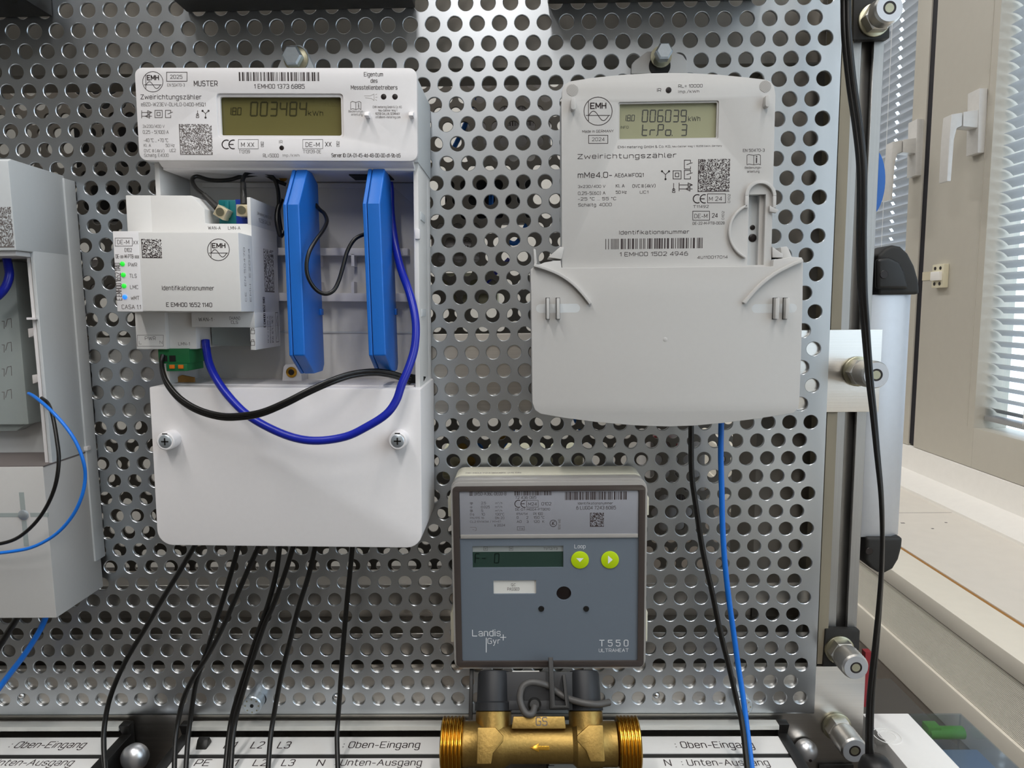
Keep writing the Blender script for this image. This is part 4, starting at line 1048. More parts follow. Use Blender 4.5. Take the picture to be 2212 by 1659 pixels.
# ================================================================== HEAT METER
Y3 = -42.0
ht = thing('heat_meter', 'slate grey heat meter with two lime push buttons', 'heat meter', (-188, 0, 45))
hx0, hx1, hz0, hz1 = -253.0, -122.6, 46.5, 178.2
MB().prism(rrect(hx0 + 1, hx1 - 1, hz0 + 1, hz1 + 0.5, 6), Y3 + 14, -6).build('rear_housing', 'ivory', ht, bevel=0.6)
MB().prism(rrect(hx0 + 6, hx1 - 6, hz0 + 6, hz1 - 6, 3), -6, -0.5).build('wall_bracket', 'ivory', ht)
MB().prism(rrect(hx0, hx1, hz0, hz1, 7), Y3 + 3, Y3 + 14).build('clear_collar', 'clear_rim', ht, bevel=0.8)
MB().prism(rrect(hx0 + 0.3, hx1 - 0.3, hz0 + 0.3, hz1 - 1.5, 6), Y3 + 0.2, Y3 + 3, 'y', [rrect(hx0 + 5.0, hx1 - 5.0, hz0 + 5.5, hz1 - 6, 1)]).build('lid_edge', 'clear_rim', ht, bevel=0.6)
i0 = at(983, 1046, Y3); i1 = at(1384, 1429, Y3)
ox0, ox1, oz0, oz1 = hx0 + 1.6, hx1 - 1.6, hz0 + 1.6, hz1 - 4.0
MB().prism(rrect(ox0, ox1, oz0, oz1, 3), Y3 - 0.3, Y3 + 2.4, 'y', [rrect(ox0 + 4.2, ox1 - 4.2, oz0 + 4.2, oz1 - 3.6, 1)]).build('smoked_frame', 'smoke_rim', ht, bevel=0.5)
ix0, ix1, iz0, iz1 = ox0 + 4.2, ox1 - 4.2, oz0 + 4.2, oz1 - 3.6
zmid = at(1190, 1155, Y3 + 1.2).z
MB().box(ix0 + 0.2, ix1 - 0.2, Y3 + 0.6, Y3 + 3.4, zmid + 0.4, iz1).build('label_plate', 'label_grey', ht, bevel=0.2)
MB().box(ix0 + 0.4, ix1 - 0.4, Y3 - 0.1, Y3 + 3, zmid - 2.0, zmid + 0.6).build('divider', 'clear_rim', ht, bevel=0.3)
fx0, fz1, fx1, fz0 = at(992, 1162, Y3).x, zmid - 1.6, at(1379, 1300, Y3).x, at(1180, 1428, Y3 + 1).z
l0, l1 = at(1020.3, 1180, Y3 + 1), at(1217, 1226, Y3 + 1)
q0, q1 = at(1065.7, 1254, Y3 + 1), at(1158.4, 1283, Y3 + 1)
eye = at(1218, 1282, Y3 + 1); er = 5.0
pins = [at(1169.3, 1315, Y3 + 1), at(1266.3, 1315, Y3 + 1)]
MB().prism([(fx0, fz0), (fx1, fz0), (fx1, fz1), (fx0, fz1)], Y3 + 1.0, Y3 + 3.2, 'y', [[(l0.x, l1.z), (l1.x, l1.z), (l1.x, l0.z), (l0.x, l0.z)], [(q0.x, q1.z), (q1.x, q1.z), (q1.x, q0.z), (q0.x, q0.z)], circ(eye.x, eye.z, er), circ(pins[0].x, pins[0].z, 2), circ(pins[1].x, pins[1].z, 2)]).build('front_plate', 'slate', ht)
zs = at(1100, 1192, Y3 + 2).z
MB().box(l0.x - 0.3, l1.x + 0.3, Y3 + 2.2, Y3 + 2.8, l1.z - 0.3, zs).build('display', 'lcd_green', ht)
MB().box(l0.x - 0.3, l1.x + 0.3, Y3 + 2.2, Y3 + 2.8, zs, l0.z + 0.3).build('display_legend', 'lcd_bar', ht)
MB().box(q0.x - 0.3, q1.x + 0.3, Y3 + 2.2, Y3 + 2.8, q1.z - 0.3, q0.z + 0.3).build('check_sticker', 'sticker', ht)
MB().lathe([(er + 0.3, 2.6), (er + 0.3, 2.0), (er * 0.6, 1.6)], (eye.x, Y3 + 0.6, eye.z), 'y', 28).build('optical_eye', 'hole_dark', ht)
for p in pins:
    MB().lathe([(2.2, 3.2), (2.0, 1.2), (1.7, -0.4)], (p.x, Y3 + 0.6, p.z), 'y', 20).build('guide_pin', 'black_plastic', ht)
YT = Y3 + 2.15
sevenseg(ht, 'F- 0', 1026, 1196, 1082, 1216, YT, 2.4, 0.04, 'lcd_segment_dark'); text(ht, 'T1/T2/T3', 1174, 1181.8, 1204, 1188.5, YT, 'ink'); boxed(ht, 'V', (1045, 1181, 1053, 1189), (1047.5, 1183, 1050.5, 1187.5), YT, 0.6); boxed(ht, 'M', (1100, 1181, 1108, 1189), (1102, 1183, 1106, 1187.5), YT, 0.6)
text(ht, 'QC', 1104.2, 1260.4, 1114, 1266.8, YT, 'ink'); text(ht, 'PASSED', 1096, 1269, 1122.2, 1275.8, YT, 'ink')
YP = Y3 + 0.95
text(ht, 'Loop', 1240.8, 1175.9, 1264.8, 1187.4, YP, 'ink_white')
for px, py, tri in ((1252.7, 1209.2, [(-8, -3.5), (8, -3.5), (0, 5)]), (1317.5, 1209, [(-4, -9), (-4, 9), (6, 0)])):
    btn = disc(ht, px, py, 19.3, Y3 + 1.0, 0.8, 'lime', 'push_button', 0, 36)
    flat(btn, 'arrow_mark', [at(px + a, py + b, Y3 + 0.12) for a, b in tri], [(0, 1, 2)], 'ink_white')
text(ht, 'Landis', 1020, 1359.7, 1081.6, 1374.7, YP, 'ink_white'); text(ht, 'Gyr', 1053.3, 1378.5, 1080.8, 1395, YP, 'ink_white')
strokes(ht, [[(1050.4, 1378), (1050.4, 1409)]], 1.6, YP, 'ink_white'); strokes(ht, [[(1081, 1376.8), (1093, 1376.8)], [(1087, 1371), (1087, 1383)]], 1.6, YP, 'ink_white')
text(ht, 'T 5 5 0', 1294.3, 1382, 1357.5, 1396.4, YP, 'ink_white'); text(ht, 'ULTRAHEAT', 1293.5, 1400.8, 1358, 1408.6, YP, 'ink_white')
YL = Y3 + 0.55
for s, *bb in (('UH50-A36C-DE00-B', 1024.1, 1062.4, 1093.7, 1070.4), ('72 436 085', 1112.6, 1071.4, 1158.4, 1077.9), ('0102', 1169.9, 1084.7, 1190.8, 1091.7), ('DE-07-MI004-PTB010', 1113.2, 1097.4, 1188.2, 1103), ('IP54/54', 1115.8, 1107, 1139.5, 1112.8), ('Pt 100', 1152.4, 1107, 1172.3, 1112.8), ('2', 1137, 1115, 1141, 1120.5), ('150 °C', 1152.6, 1115, 1176.3, 1120.6), ('3', 1137.5, 1124, 1141.5, 1129.5), ('120  K', 1152.6, 1124, 1175.9, 1129.5),
               ('O', 1116.3, 1115, 1119.8, 1120.6), ('AO', 1116.2, 1124, 1126.6, 1129.5), ('Identifikationsnummer', 1248.5, 1084, 1324.1, 1090), ('6 LUG04 7243 6085', 1244.9, 1092.6, 1330.5, 1100.7), ('qp:', 1015.6, 1085, 1022, 1090.5), ('2.5', 1039.4, 1084.2, 1049.5, 1089.5), ('m³/h', 1070, 1084, 1085, 1089.5), ('qi:', 1015.6, 1093, 1021, 1099), ('0.025', 1039.4, 1092.5, 1058, 1098), ('m³/h', 1070, 1092.3, 1085, 1098), ('qs:', 1015.6, 1101, 1022, 1107), ('5', 1039.6, 1100.6, 1043.6, 1106), ('m³/h', 1070, 1100.5, 1085, 1106),
               ('O q:', 1015.6, 1108.5, 1024.5, 1115), ('10', 1039.8, 1108.3, 1047.4, 1113.6), ('130°C', 1070, 1108.3, 1089.4, 1113.6), ('PN/PS 16', 1015.6, 1116.2, 1045.6, 1121.4), ('DN 20', 1070, 1116.2, 1089.4, 1121.4), ('CL2 EN1434 / M1+E1', 1015.6, 1124, 1082, 1129.4), ('s 2024', 1068, 1132, 1091, 1137.2)):
    text(ht, s, *bb, YL, 'ink')
boxed(ht, 'M24', (1137.7, 1080.7, 1162.6, 1095.6), (1141.5, 1085.3, 1159.4, 1092.3), YL, 0.7); boxed(ht, '11a', (1117.5, 1137.4, 1132.7, 1145.2), (1121, 1139.5, 1130, 1143.5), YL, 0.6)
ce_mark(ht, 1112.2, 1080.7, 1135.5, 1096, YL, 1.6); barcode(ht, 1111.6, 1055, 1191.8, 1070.4, YL, 41, 30); barcode(ht, 1220.6, 1061.4, 1353.9, 1080.1, YL, 42, 40); dotcode(ht, 1274.4, 1107.6, 1304.6, 1138, YL, 20, 43)
strokes(ht, [arc(1195.2, 1130.5, 7.2, n=20), [(1191.5, 1133), (1198, 1126)], [(1193, 1127), (1194.5, 1134)], [(1194.5, 1130), (1198, 1134)]], 1.2, YL, 'ink', 'printed_logo'); text(ht, '90 67 440', 1205.5, 1121.5, 1211, 1144, YL, 'ink_grey', 0, 90)
for k in range(3):
    strokes(ht, [[(1014.5, 1063.5 + 3 * k), (1020.5, 1063.5 + 3 * k)]], 1.8, YL, 'ink')
strokes(ht, [[(1015.5, 1139), (1027, 1139), (1029, 1141), (1029, 1145), (1026, 1147)], [(1021, 1144), (1024, 1144)]], 0.8, YL, 'ink_grey')
for sgn, xx in ((-1, hx0), (1, hx1)):
    for za, zb_ in ((165, 150), (84, 60)):
        MB().prism([(xx - sgn * 1, zb_), (xx + sgn * 3.0, zb_), (xx + sgn * 3.0, za - 3), (xx + sgn * 1.2, za), (xx - sgn * 1, za)], -30, -12).build('side_clip', 'ivory', ht, bevel=0.4)
text_on(ht, 'DE 00472436085 2.5 DN', Vector((hx0 + 9, Y3 + 16, hz1 + 0.62)), Vector((38, 0, 0)), Vector((0, 3.5, 0)), 'ink_faint')

# ------------------------------------------------------------------ brass flow sensor under the heat meter
yax, zax = -64.0, 7.0
ALF = math.radians(32)                         # the sensor is turned up towards the viewer
fs = thing('flow_sensor', 'brass ultrasonic flow sensor with threaded pipe ends under the heat meter', 'flow sensor', (-195, yax, zax - 17))
KS = 3.30


def fx(px): return -195.0 + (px - 1168) / KS


def fu(py): return (1607 - py) / KS


class SB(MB):
    """builds in the sensor's own frame (x, -outwards, up) and turns it into place"""
    def build(self, *a, **k):
        c_, s_ = math.cos(ALF), math.sin(ALF)
        for v in self.v:
            y_, z_ = v.y, v.z; v.y = yax + y_ * c_ + z_ * s_; v.z = zax - y_ * s_ + z_ * c_
        return MB.build(self, *a, **k)


def turn(v):
    c_, s_ = math.cos(ALF), math.sin(ALF); return Vector((v[0], yax + v[1] * c_ + v[2] * s_, zax - v[1] * s_ + v[2] * c_))


Rt = 16.8; rn = 13.6; rc = 11.6
for pa, pb in ((955, 1003), (1333, 1380)):
    xa_, xb_ = fx(pa), fx(pb); b = []; n_ = 6; s_ = (xb_ - xa_) / n_
    for k in range(n_):
        u = xa_ + s_ * k
        b += [(Rt - 1.1, u + 0.05 * s_), (Rt, u + 0.38 * s_), (Rt, u + 0.62 * s_), (Rt - 1.1, u + 0.95 * s_)]
    b = [(Rt - 4, xa_ - 0.1), (Rt - 2, xa_)] + b + [(Rt - 2, xb_), (Rt - 4, xb_ + 0.1)]
    SB().lathe(b, (0, 0, 0), 'x', 44).build('pipe_thread', 'brass_turned', fs, smooth=20)
SB().lathe([(rn - 2, fx(1000)), (rn, fx(1003)), (rn, fx(1034)), (rn + 0.4, fx(1036)), (rn + 0.4, fx(1088)), (rc, fx(1103)), (rc, fx(1236)), (rn + 0.4, fx(1246)), (rn + 0.4, fx(1298)), (rn, fx(1300)), (rn, fx(1330)), (rn - 2, fx(1335))], (0, 0, 0), 'x', 40).build('pipe_body', 'brass_cast', fs)
SB().prism([(fx(1034), fu(1574)), (fx(1072), fu(1574)), (fx(1089), fu(1590)), (fx(1089), fu(1600)), (fx(1068), fu(1622)), (fx(1064), fu(1642)), (fx(1034), fu(1642))], -rn - 1.8, -4).build('spanner_flat', 'brass_cast', fs, bevel=0.7)
SB().prism([(fx(1300), fu(1570)), (fx(1300), fu(1638)), (fx(1270), fu(1638)), (fx(1262), fu(1618)), (fx(1244), fu(1600)), (fx(1244), fu(1590)), (fx(1270), fu(1570))], -rn - 1.8, -4).build('spanner_flat', 'brass_cast', fs, bevel=0.7)
for pc, pw in ((1066, 39), (1268, 37)):
    r_ = pw / KS
    SB().lathe([(r_, 0), (r_, fu(1544)), (r_ - 1, fu(1540))], (fx(pc), 0, 0), 'z', 36).build('sensor_tower', 'brass_cast', fs)
    SB().lathe([(r_ + 0.6, fu(1542)), (r_ + 0.6, fu(1526)), (r_ - 0.6, fu(1523)), (r_ - 1.0, fu(1468)), (r_ - 1.8, fu(1462)), (r_ - 4, fu(1460))], (fx(pc), 0, 0), 'z', 36).build('sensor_cap', 'charcoal', fs)
SB().box(fx(1092), fx(1242), -6, 9, fu(1541), fu(1464)).build('bridge_housing', 'charcoal', fs, bevel=0.6)
SB().box(fx(1108), fx(1168), -4, -2, fu(1463.5), fu(1461.5)).build('bridge_label', 'sticker', fs)
SB().box(fx(1100), fx(1240), -7.6, -5, fu(1541), fu(1522)).build('bridge_ledge', 'charcoal', fs, bevel=0.4)
SB().prism([(fx(1106), fu(1577)), (fx(1222), fu(1577)), (fx(1220), fu(1553)), (fx(1110), fu(1553))], -rc - 0.4, -4).build('name_pad', 'brass_cast', fs, bevel=0.8)
text_on(fs, 'GS', turn((fx(1158), -rc - 0.6, fu(1571))), turn((fx(1183), 0, 0)) - turn((fx(1158), 0, 0)), turn((0, 0, fu(1554))) - turn((0, 0, fu(1571))), 'ink_grey', 0.0, 0, 'cast_letters')
SB().prism([(fx(a_), fu(b_)) for a_, b_ in ((1146, 1613), (1164, 1604), (1164, 1609), (1186, 1609), (1186, 1617), (1164, 1617), (1164, 1621))], -rc - 0.9, -rc + 3).build('flow_arrow', 'brass_turned', fs, bevel=0.3)
SB().lathe([(4.6, 8), (4.6, 2), (3.6, 1.6), (4.5, 1.2), (3.4, 0.6), (4.3, 0.2), (3.2, -0.6), (3.0, -3)], (fx(1156), -9, fu(1530)), 'y', 20).build('cable_gland', 'black_plastic', fs)
lead = [(1156, 1534, -12), (1150, 1548, -15), (1136, 1546, -16), (1125, 1522, -16), (1129, 1498, -16), (1145, 1487, -16), (1168, 1488, -15), (1190, 1495, -12), (1208, 1507, -10), (1230, 1519, -12), (1260, 1527, -15), (1290, 1530, -14), (1318, 1526, -9)]
SB().tube([(fx(a_), d_, fu(b_)) for a_, b_, d_ in lead], 2.2, 12).build('sensor_lead', 'grey_cable', fs)
SB().prism([(fx(a_), fu(b_)) for a_, b_ in ((1188, 1436), (1198, 1436), (1200, 1532), (1222, 1532), (1217, 1472), (1224, 1470), (1231, 1538), (1188, 1539))], -16, -7).build('lead_clip', 'black_plastic', fs, bevel=0.5)
SB().box(fx(1010), fx(1018), 4, 9, fu(1560), fu(1447)).build('strap', 'black_plastic', fs, bevel=0.3)

# ================================================================== METER CUT OFF BY THE LEFT EDGE
frame()
XR = -514.0; XLf = XR - 167
m0 = thing('electricity_meter', 'grey shadowed meter cut off by the left picture edge with relay in its bay', 'meter', (XR - 83, 0, 88))
zt0 = at(20, 341, -61).z; zm0 = at(30, 541, -61).z; zl0 = at(90, 1008, -55).z; zb0 = at(118, 1335, -55).z
xf = at(20, 360, -61).x
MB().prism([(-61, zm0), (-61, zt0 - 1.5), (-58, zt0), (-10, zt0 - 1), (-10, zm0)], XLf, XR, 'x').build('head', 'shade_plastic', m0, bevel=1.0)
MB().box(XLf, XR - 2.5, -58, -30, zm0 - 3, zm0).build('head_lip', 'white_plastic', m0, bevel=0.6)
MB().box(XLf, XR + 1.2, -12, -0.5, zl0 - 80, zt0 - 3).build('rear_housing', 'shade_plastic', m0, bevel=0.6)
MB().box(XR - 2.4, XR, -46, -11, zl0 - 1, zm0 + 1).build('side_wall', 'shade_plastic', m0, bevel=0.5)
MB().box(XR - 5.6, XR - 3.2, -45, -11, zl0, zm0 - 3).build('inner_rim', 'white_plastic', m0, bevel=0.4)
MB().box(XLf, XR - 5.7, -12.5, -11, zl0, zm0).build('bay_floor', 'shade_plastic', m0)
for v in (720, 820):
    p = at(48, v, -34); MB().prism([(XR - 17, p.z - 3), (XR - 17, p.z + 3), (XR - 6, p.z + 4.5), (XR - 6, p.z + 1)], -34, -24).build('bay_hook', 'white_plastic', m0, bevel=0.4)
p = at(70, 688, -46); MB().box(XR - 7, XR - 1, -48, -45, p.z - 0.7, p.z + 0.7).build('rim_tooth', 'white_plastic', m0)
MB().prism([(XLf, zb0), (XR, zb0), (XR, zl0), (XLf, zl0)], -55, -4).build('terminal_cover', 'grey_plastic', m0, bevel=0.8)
c = at(51, 1112, -55)
for b_ in ((-1.6, 1.6, 3.5, 15), (-1.6, 1.6, -21, -4), (-16, -3.5, -1.3, 1.3), (4.5, 16, -1.3, 1.3)):
    MB().box(c.x + b_[0], c.x + b_[1], -55.15, -54.5, c.z + b_[2], c.z + b_[3]).build('cross_groove', 'relay_grey', m0)
sc = MB().lathe([(3.4, 0), (3.2, -0.8), (2.4, -1.2)], c, 'y', 20).build('cover_screw', 'zinc', m0)
p = at(200, 966, -10); MB().box(XR - 1, XR + 2.5, -13, -9, p.z - 2, p.z + 1).build('side_notch', 'white_plastic', m0, bevel=0.4)
MB().box(XLf + 2, XR + 0.15, -54.5, -5, zl0 - 0.5, zl0 + 0.5).build('cover_seam', 'ink_grey', m0)
dotcode(m0, -20, 447, 23, 535, -61.1, 34, 77, 'ink_grey')
# relay box in the bay
YR = -28.0
rb = thing('relay_module', 'flat grey relay module with printed switch symbols inside the left meter', 'relay', (at(10, 920, YR).x, -13, at(10, 920, YR).z))
rx1 = at(42, 700, YR).x; rz1 = zm0 - 4; rz0 = at(30, 918, YR).z
MB().box(XLf + 30, rx1, YR, -13, rz0, rz1).build('body', 'relay_grey', rb, bevel=1.5)
MB().prism([(XLf + 60, rz0 + 1), (rx1 - 2, rz0 + 1), (rx1 - 12, rz0 - 5), (XLf + 60, rz0 - 5)], YR + 4, -14).build('clip', 'relay_grey', rb, bevel=1)
for v in (690, 741, 793, 843):
    strokes(rb, [[(4, v + 4), (9, v + 4), (9, v + 20)], [(12, v + 16), (16, v)], [(16, v), (24, v - 2), (25, v + 18)]], 1.2, YR - 0.1, 'ink_grey', 'switch_symbol')

# ================================================================== BLACK BOXES AT THE TOP EDGE
def top_box(label, xa, xb, zb_, yf, y1=-0.5, h=60):
    yf = -52
    t = thing('terminal_box', label, 'box', ((xa + xb) / 2, y1, zb_), 0, 'black boxes along the top edge')
    MB().box(xa, xb, yf, y1, zb_, zb_ + h).build('body', 'black_plastic', t, bevel=1.0)
    n = max(3, int((xb - xa) / 20))
    for k in range(n):
        u = xa + (xb - xa) * (k + 0.5) / n; MB().lathe([(4, 0.2), (4, -0.3)], (u, (yf + y1) / 2, zb_), 'z', 14).build('knockout', 'dark_gap', t)


zb_ = at(600, 20, -3).z
top_box('black terminal box at the top left corner', -760, at(108, 20, -3).x, at(60, 34, -3).z, -32)
top_box('black terminal box at the top edge above the tall white meter', at(400, 15, -3).x, at(896, 15, -3).x, zb_, -32)
top_box('black terminal box at the top edge above the arched meter', at(1184, 5, -3).x, at(1650, 2, -3).x, at(1400, 2, -3).z, -32)

# ================================================================== LABELLED TERMINAL STRIPS ALONG THE BOTTOM
ZL = -26.0                                     # label surface
def zy(px, py): return atz(px, py, ZL)
yA, yB, yC_, yD_ = zy(800, 1592).y, zy(800, 1628).y, zy(800, 1638).y, zy(800, 1690).y


zr = -17.0                                    # bright aluminium lip right under the panel hem
yl0 = atz(800, 1569, zr).y; yl1 = -0.6


def label_strip(label, xa, xb, words, ends):
    """trunking with two paper labels; bright lip and dim groove behind them; black rim where an end shows"""
    t = thing('label_strip', label, 'label strip', ((xa + xb) / 2, yB, ZL - 44), 0, 'labelled terminal strips')
    ea, eb = (xa - 7.5 if ends[0] else xa), (xb + 7.5 if ends[1] else xb)
    MB().box(xa, xb, yD_ - 6, yA + 2, ZL - 44, ZL - 0.6).build('carrier', 'black_matt', t, bevel=0.4)
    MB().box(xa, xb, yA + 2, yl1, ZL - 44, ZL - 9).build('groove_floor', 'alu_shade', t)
    MB().box(xa, xb, yl0, yl1, zr - 3.5, zr).build('bright_lip', 'alu_satin', t, bevel=0.3)
    for u0, u1 in ([(ea, xa)] if ends[0] else []) + ([(xb, eb)] if ends[1] else []):
        MB().prism([(yD_ - 8, ZL - 44), (yD_ - 8, ZL + 1), (yA + 2, ZL + 1), (yl0, zr + 0.5), (yl1, zr + 0.5), (yl1, ZL - 44)], u0, u1, 'x').build('end_rim', 'black_plastic', t, bevel=0.5)
    for k, (y0, y1) in enumerate(((yB, yA), (yD_, yC_))):
        MB().box(xa + 0.3, xb - 0.3, y0, y1, ZL - 0.6, ZL).build('paper_label', 'paper', t)
    for s, row, a, b in words:
        v0, v1 = ((1602, 1617) if row == 0 else (1640.5, 1655))
        if 'g' in s: v1 += 4
        p, q = zy(a, v1), zy(b, v1); r = zy(a, v0)
        text_on(t, s, Vector((p.x, p.y, ZL + 0.08)), Vector((q.x - p.x, 0, 0)), Vector((0, r.y - p.y, 0)), 'ink')
    return t


E0 = zy(258, 1594).x; E1 = zy(410, 1594).x; E2 = zy(1684, 1594).x
label_strip('white printed terminal labels at the bottom left corner', -760, E0, [(': Oben-Eingang', 0, 10, 174), ('Unten-Ausgang', 1, -30, 148)], (0, 1))
label_strip('white printed terminal labels in the bottom middle below the black wires', E1, zy(1010, 1594).x, [('L1', 0, 481, 506), ('L2', 0, 539, 566), ('L3', 0, 597, 624), (': Oben-Eingang', 0, 737, 905), ('PE', 1, 417, 450), ('L1', 1, 482, 509), ('L2', 1, 544, 574), ('L3', 1, 606, 633), ('N', 1, 682, 698), (': Unten-Ausgang', 1, 720, 909)], (1, 0))
label_strip('white printed terminal labels at the bottom right behind the blue wire', zy(1180, 1594).x, E2, [(': Oben-Eingang', 0, 1462, 1634), ('PE', 1, 1168, 1198), ('L3', 1, 1360, 1386), ('N', 1, 1437, 1452), (': Unten-Ausgang', 1, 1476, 1667)], (0, 1))
tag(MB().prism([(-12, ZL - 12), (-12, ZL + 1), (-15, ZL + 6), (-18, ZL + 5), (-22, ZL - 1), (-22, ZL - 12)], zy(446, 1594).x - 2, zy(446, 1594).x + 6, 'x').build('retaining_clip', 'black_plastic', bevel=0.8), 'small black retaining clip behind the bottom middle labels', 'clip')


def dome_nut(label, px, py, r_px, y):
    c = at(px, py, y); r = (at(px + r_px, py, y) - c).length
    t = thing('dome_nut', label, 'nut', c)
    MB().lathe([(r * 0.9, 4), (r, 0), (r * 0.95, -r * 0.25), (r * 0.78, -r * 0.5), (r * 0.5, -r * 0.68), (r * 0.2, -r * 0.76), (0.3, -r * 0.77)], c, 'y', 36).build('dome', 'dome_satin', t, smooth=60)
    MB().lathe([(1.1, 0.6), (1.1, -0.6)], c + Vector((0.5, -r * 0.70, -r * 0.42)), 'y', 12).build('vent_hole', 'hole_dark', t)


dome_nut('polished dome nut between the bottom left labels and the plate', 291, 1636, 29, -22)
dome_nut('polished dome nut right of the bottom right labels', 1742, 1622, 24, -3)
MB()


def flange_bolt(label, px, py):
    c = at(px, py - 6, 0); t = thing('flange_bolt', label, 'bolt', c)
    MB().lathe([(6.8, 0), (7.1, -8.2), (6.4, -9)], c, 'y', 28).build('head', 'zinc', t)
    hex_ = [(1.5 * math.cos(k * math.pi / 3), 1.5 * math.sin(k * math.pi / 3)) for k in range(6)]
    MB().prism([(c.x + a, c.z + b) for a, b in hex_], -9.2, -8.8).build('hex_socket', 'dark_gap', t)
    for k in range(8):
        a = k * math.pi / 4; MB().box(c.x + 5 * math.cos(a) - 0.5, c.x + 5 * math.cos(a) + 0.5, -9.25, -8.9, c.z + 5 * math.sin(a) - 0.5, c.z + 5 * math.sin(a) + 0.5).build('stamped_mark', 'washer', t)


flange_bolt('zinc plated bolt in the bottom hole row between the black wires', 554, 1516)
flange_bolt('zinc plated bolt in the bottom hole row behind the blue wire', 1598, 1518)
for k, (px, py) in enumerate(((48, 1506), (728, 1508), (1420, 1505))):
    c = at(px - 2, py - 3, 2); tag(MB().lathe([(2.6, 0), (2.0, -1.2), (0.8, -1.8)], c, 'y', 14).build('rivet', 'chrome', smooth=60), ('shiny rivet in the second lowest left hole', 'shiny rivet behind the rightmost wire of the tall meter', 'shiny rivet in the bottom row right of the flow sensor')[k], 'rivet')

# ================================================================== CABLES
def cable(name, label, cat, pts, r, material, group=None, n=10, k=5):
    q = [at(a, b, y) for a, b, y in pts]
    return tag(MB().tube(q, r, n, k).build(name, material, origin=None), label, cat, group)


W7 = [[(423, 1175), (388, 1234), (349, 1297), (314, 1357), (275, 1421), (247, 1481), (231, 1534), (224, 1597), (229, 1690)],
      [(517, 1175), (497, 1245), (480, 1301), (459, 1368), (441, 1421), (423, 1477), (414, 1534), (406, 1597), (400, 1690)],
      [(561, 1175), (536, 1230), (508, 1294), (480, 1357), (448, 1417), (420, 1460), (399, 1502), (388, 1541), (379, 1597), (376, 1690)],
      [(605, 1175), (596, 1241), (578, 1308), (557, 1368), (533, 1442), (515, 1498), (501, 1548), (493, 1597), (484, 1690)],
      [(635, 1175), (617, 1234), (593, 1301), (571, 1350), (547, 1421), (527, 1488), (512, 1541), (503, 1597), (497, 1690)],
      [(682, 1175), (667, 1241), (645, 1312), (628, 1379), (610, 1449), (600, 1498), (591, 1548), (584, 1597), (577, 1690)],
      [(762, 1175), (755, 1245), (748, 1315), (742, 1386), (737, 1456), (733, 1513), (730, 1555), (728, 1597), (731, 1690)]]
ORD = ['leftmost', 'second', 'third', 'fourth', 'fifth', 'sixth', 'rightmost']
for i, l in enumerate(W7):
    n_ = len(l); off = (0, 2, -4, 1, -3, 0, 0)[i]
    ys = [-30 + off * min(1, k / 3) + (6 * math.sin(math.pi * k / (n_ - 1))) - 22 * (max(0, k - n_ + 3) / 2) ** 2 for k in range(n_)]
    cable('black_wire', f'{ORD[i]} of the seven black wires under the tall white meter', 'wire', [(a, b, y) for (a, b), y in zip(l, ys)], 1.75, 'black_cable', 'black wires under the tall meter')
cable('black_wire', 'black wire hanging from the arched meter beside the blue one', 'wire', [(1493, 915, -26), (1494, 1019, -26), (1503, 1091, -26), (1519, 1194, -25), (1539, 1282, -25), (1555, 1361, -26), (1575, 1441, -28), (1593, 1520, -33), (1604, 1570, -40), (1617, 1690, -60)], 1.9, 'black_cable')
cable('blue_wire', 'blue wire hanging from the arched meter down to the right labels', 'wire', [(1558, 912, -26), (1557, 980, -26), (1559, 1059, -26), (1561, 1139, -25), (1566, 1218, -24), (1575, 1298, -23), (1585, 1369, -22), (1595, 1441, -23), (1605, 1505, -27), (1612, 1560, -33), (1628, 1690, -53)], 1.95, 'blue_wire')
cable('blue_wire', 'thin light blue wire looping out of the left meter', 'wire', [(62, 850, -50), (76, 858, -57), (107, 884, -68), (139, 918, -73), (164, 955, -75), (180, 996, -75), (184, 1033, -73), (176, 1074, -73), (156, 1115, -72), (123, 1152, -71), (82, 1177, -70), (41, 1189, -69), (-30, 1196, -68), (-100, 1190, -63), (-135, 1160, -56)], 1.05, 'blue_wire')
cable('black_wire', 'thin black wire looping out of the left meter', 'wire', [(90, 860, -47.5), (104, 872, -54), (114, 900, -60), (123, 951, -67), (127, 996, -71), (119, 1050, -72), (98, 1099, -70), (66, 1140, -69), (25, 1168, -68), (-30, 1176, -67), (-90, 1160, -63), (-125, 1120, -56)], 1.15, 'black_cable')
cable('blue_wire', 'blue wire leaving the bottom of the left meter', 'wire', [(100, 1325, -30), (96, 1340, -30), (82, 1369, -30), (53, 1414, -31), (25, 1451, -32), (0, 1484, -34), (-40, 1540, -38)], 2.0, 'blue_wire')
cable('black_wire', 'black wire leaving the bottom of the left meter', 'wire', [(46, 1322, -28), (36, 1337, -28), (0, 1394, -28), (-40, 1460, -30)], 2.2, 'black_cable')
cable('blue_cable', 'dark blue round cable inside the bay of the left meter', 'cable', [(14, 556, -36), (18, 575, -38), (20, 596, -40), (12, 620, -42), (-5, 640, -43), (-30, 655, -43)], 2.6, 'blue_cable', n=14)
cable('blue_cable', 'dark blue round network cable looping from the gateway round the bay', 'cable', [(841, 394, -38), (843, 415, -38), (845, 465, -37), (855, 534, -41), (867, 584, -50), (883, 628, -60), (894, 669, -67), (898.6, 710, -72), (895, 754, -76), (883, 794, -80), (868, 830, -83), (856, 865, -85), (834, 895, -87), (792, 922, -88), (747, 943, -88), (688, 952, -88), (637, 946, -86), (583, 925, -83), (533, 895, -79), (494, 856, -74), (467, 818, -68), (452, 785, -62), (446, 755, -58), (444, 735, -56)], 2.45, 'blue_cable', n=14)
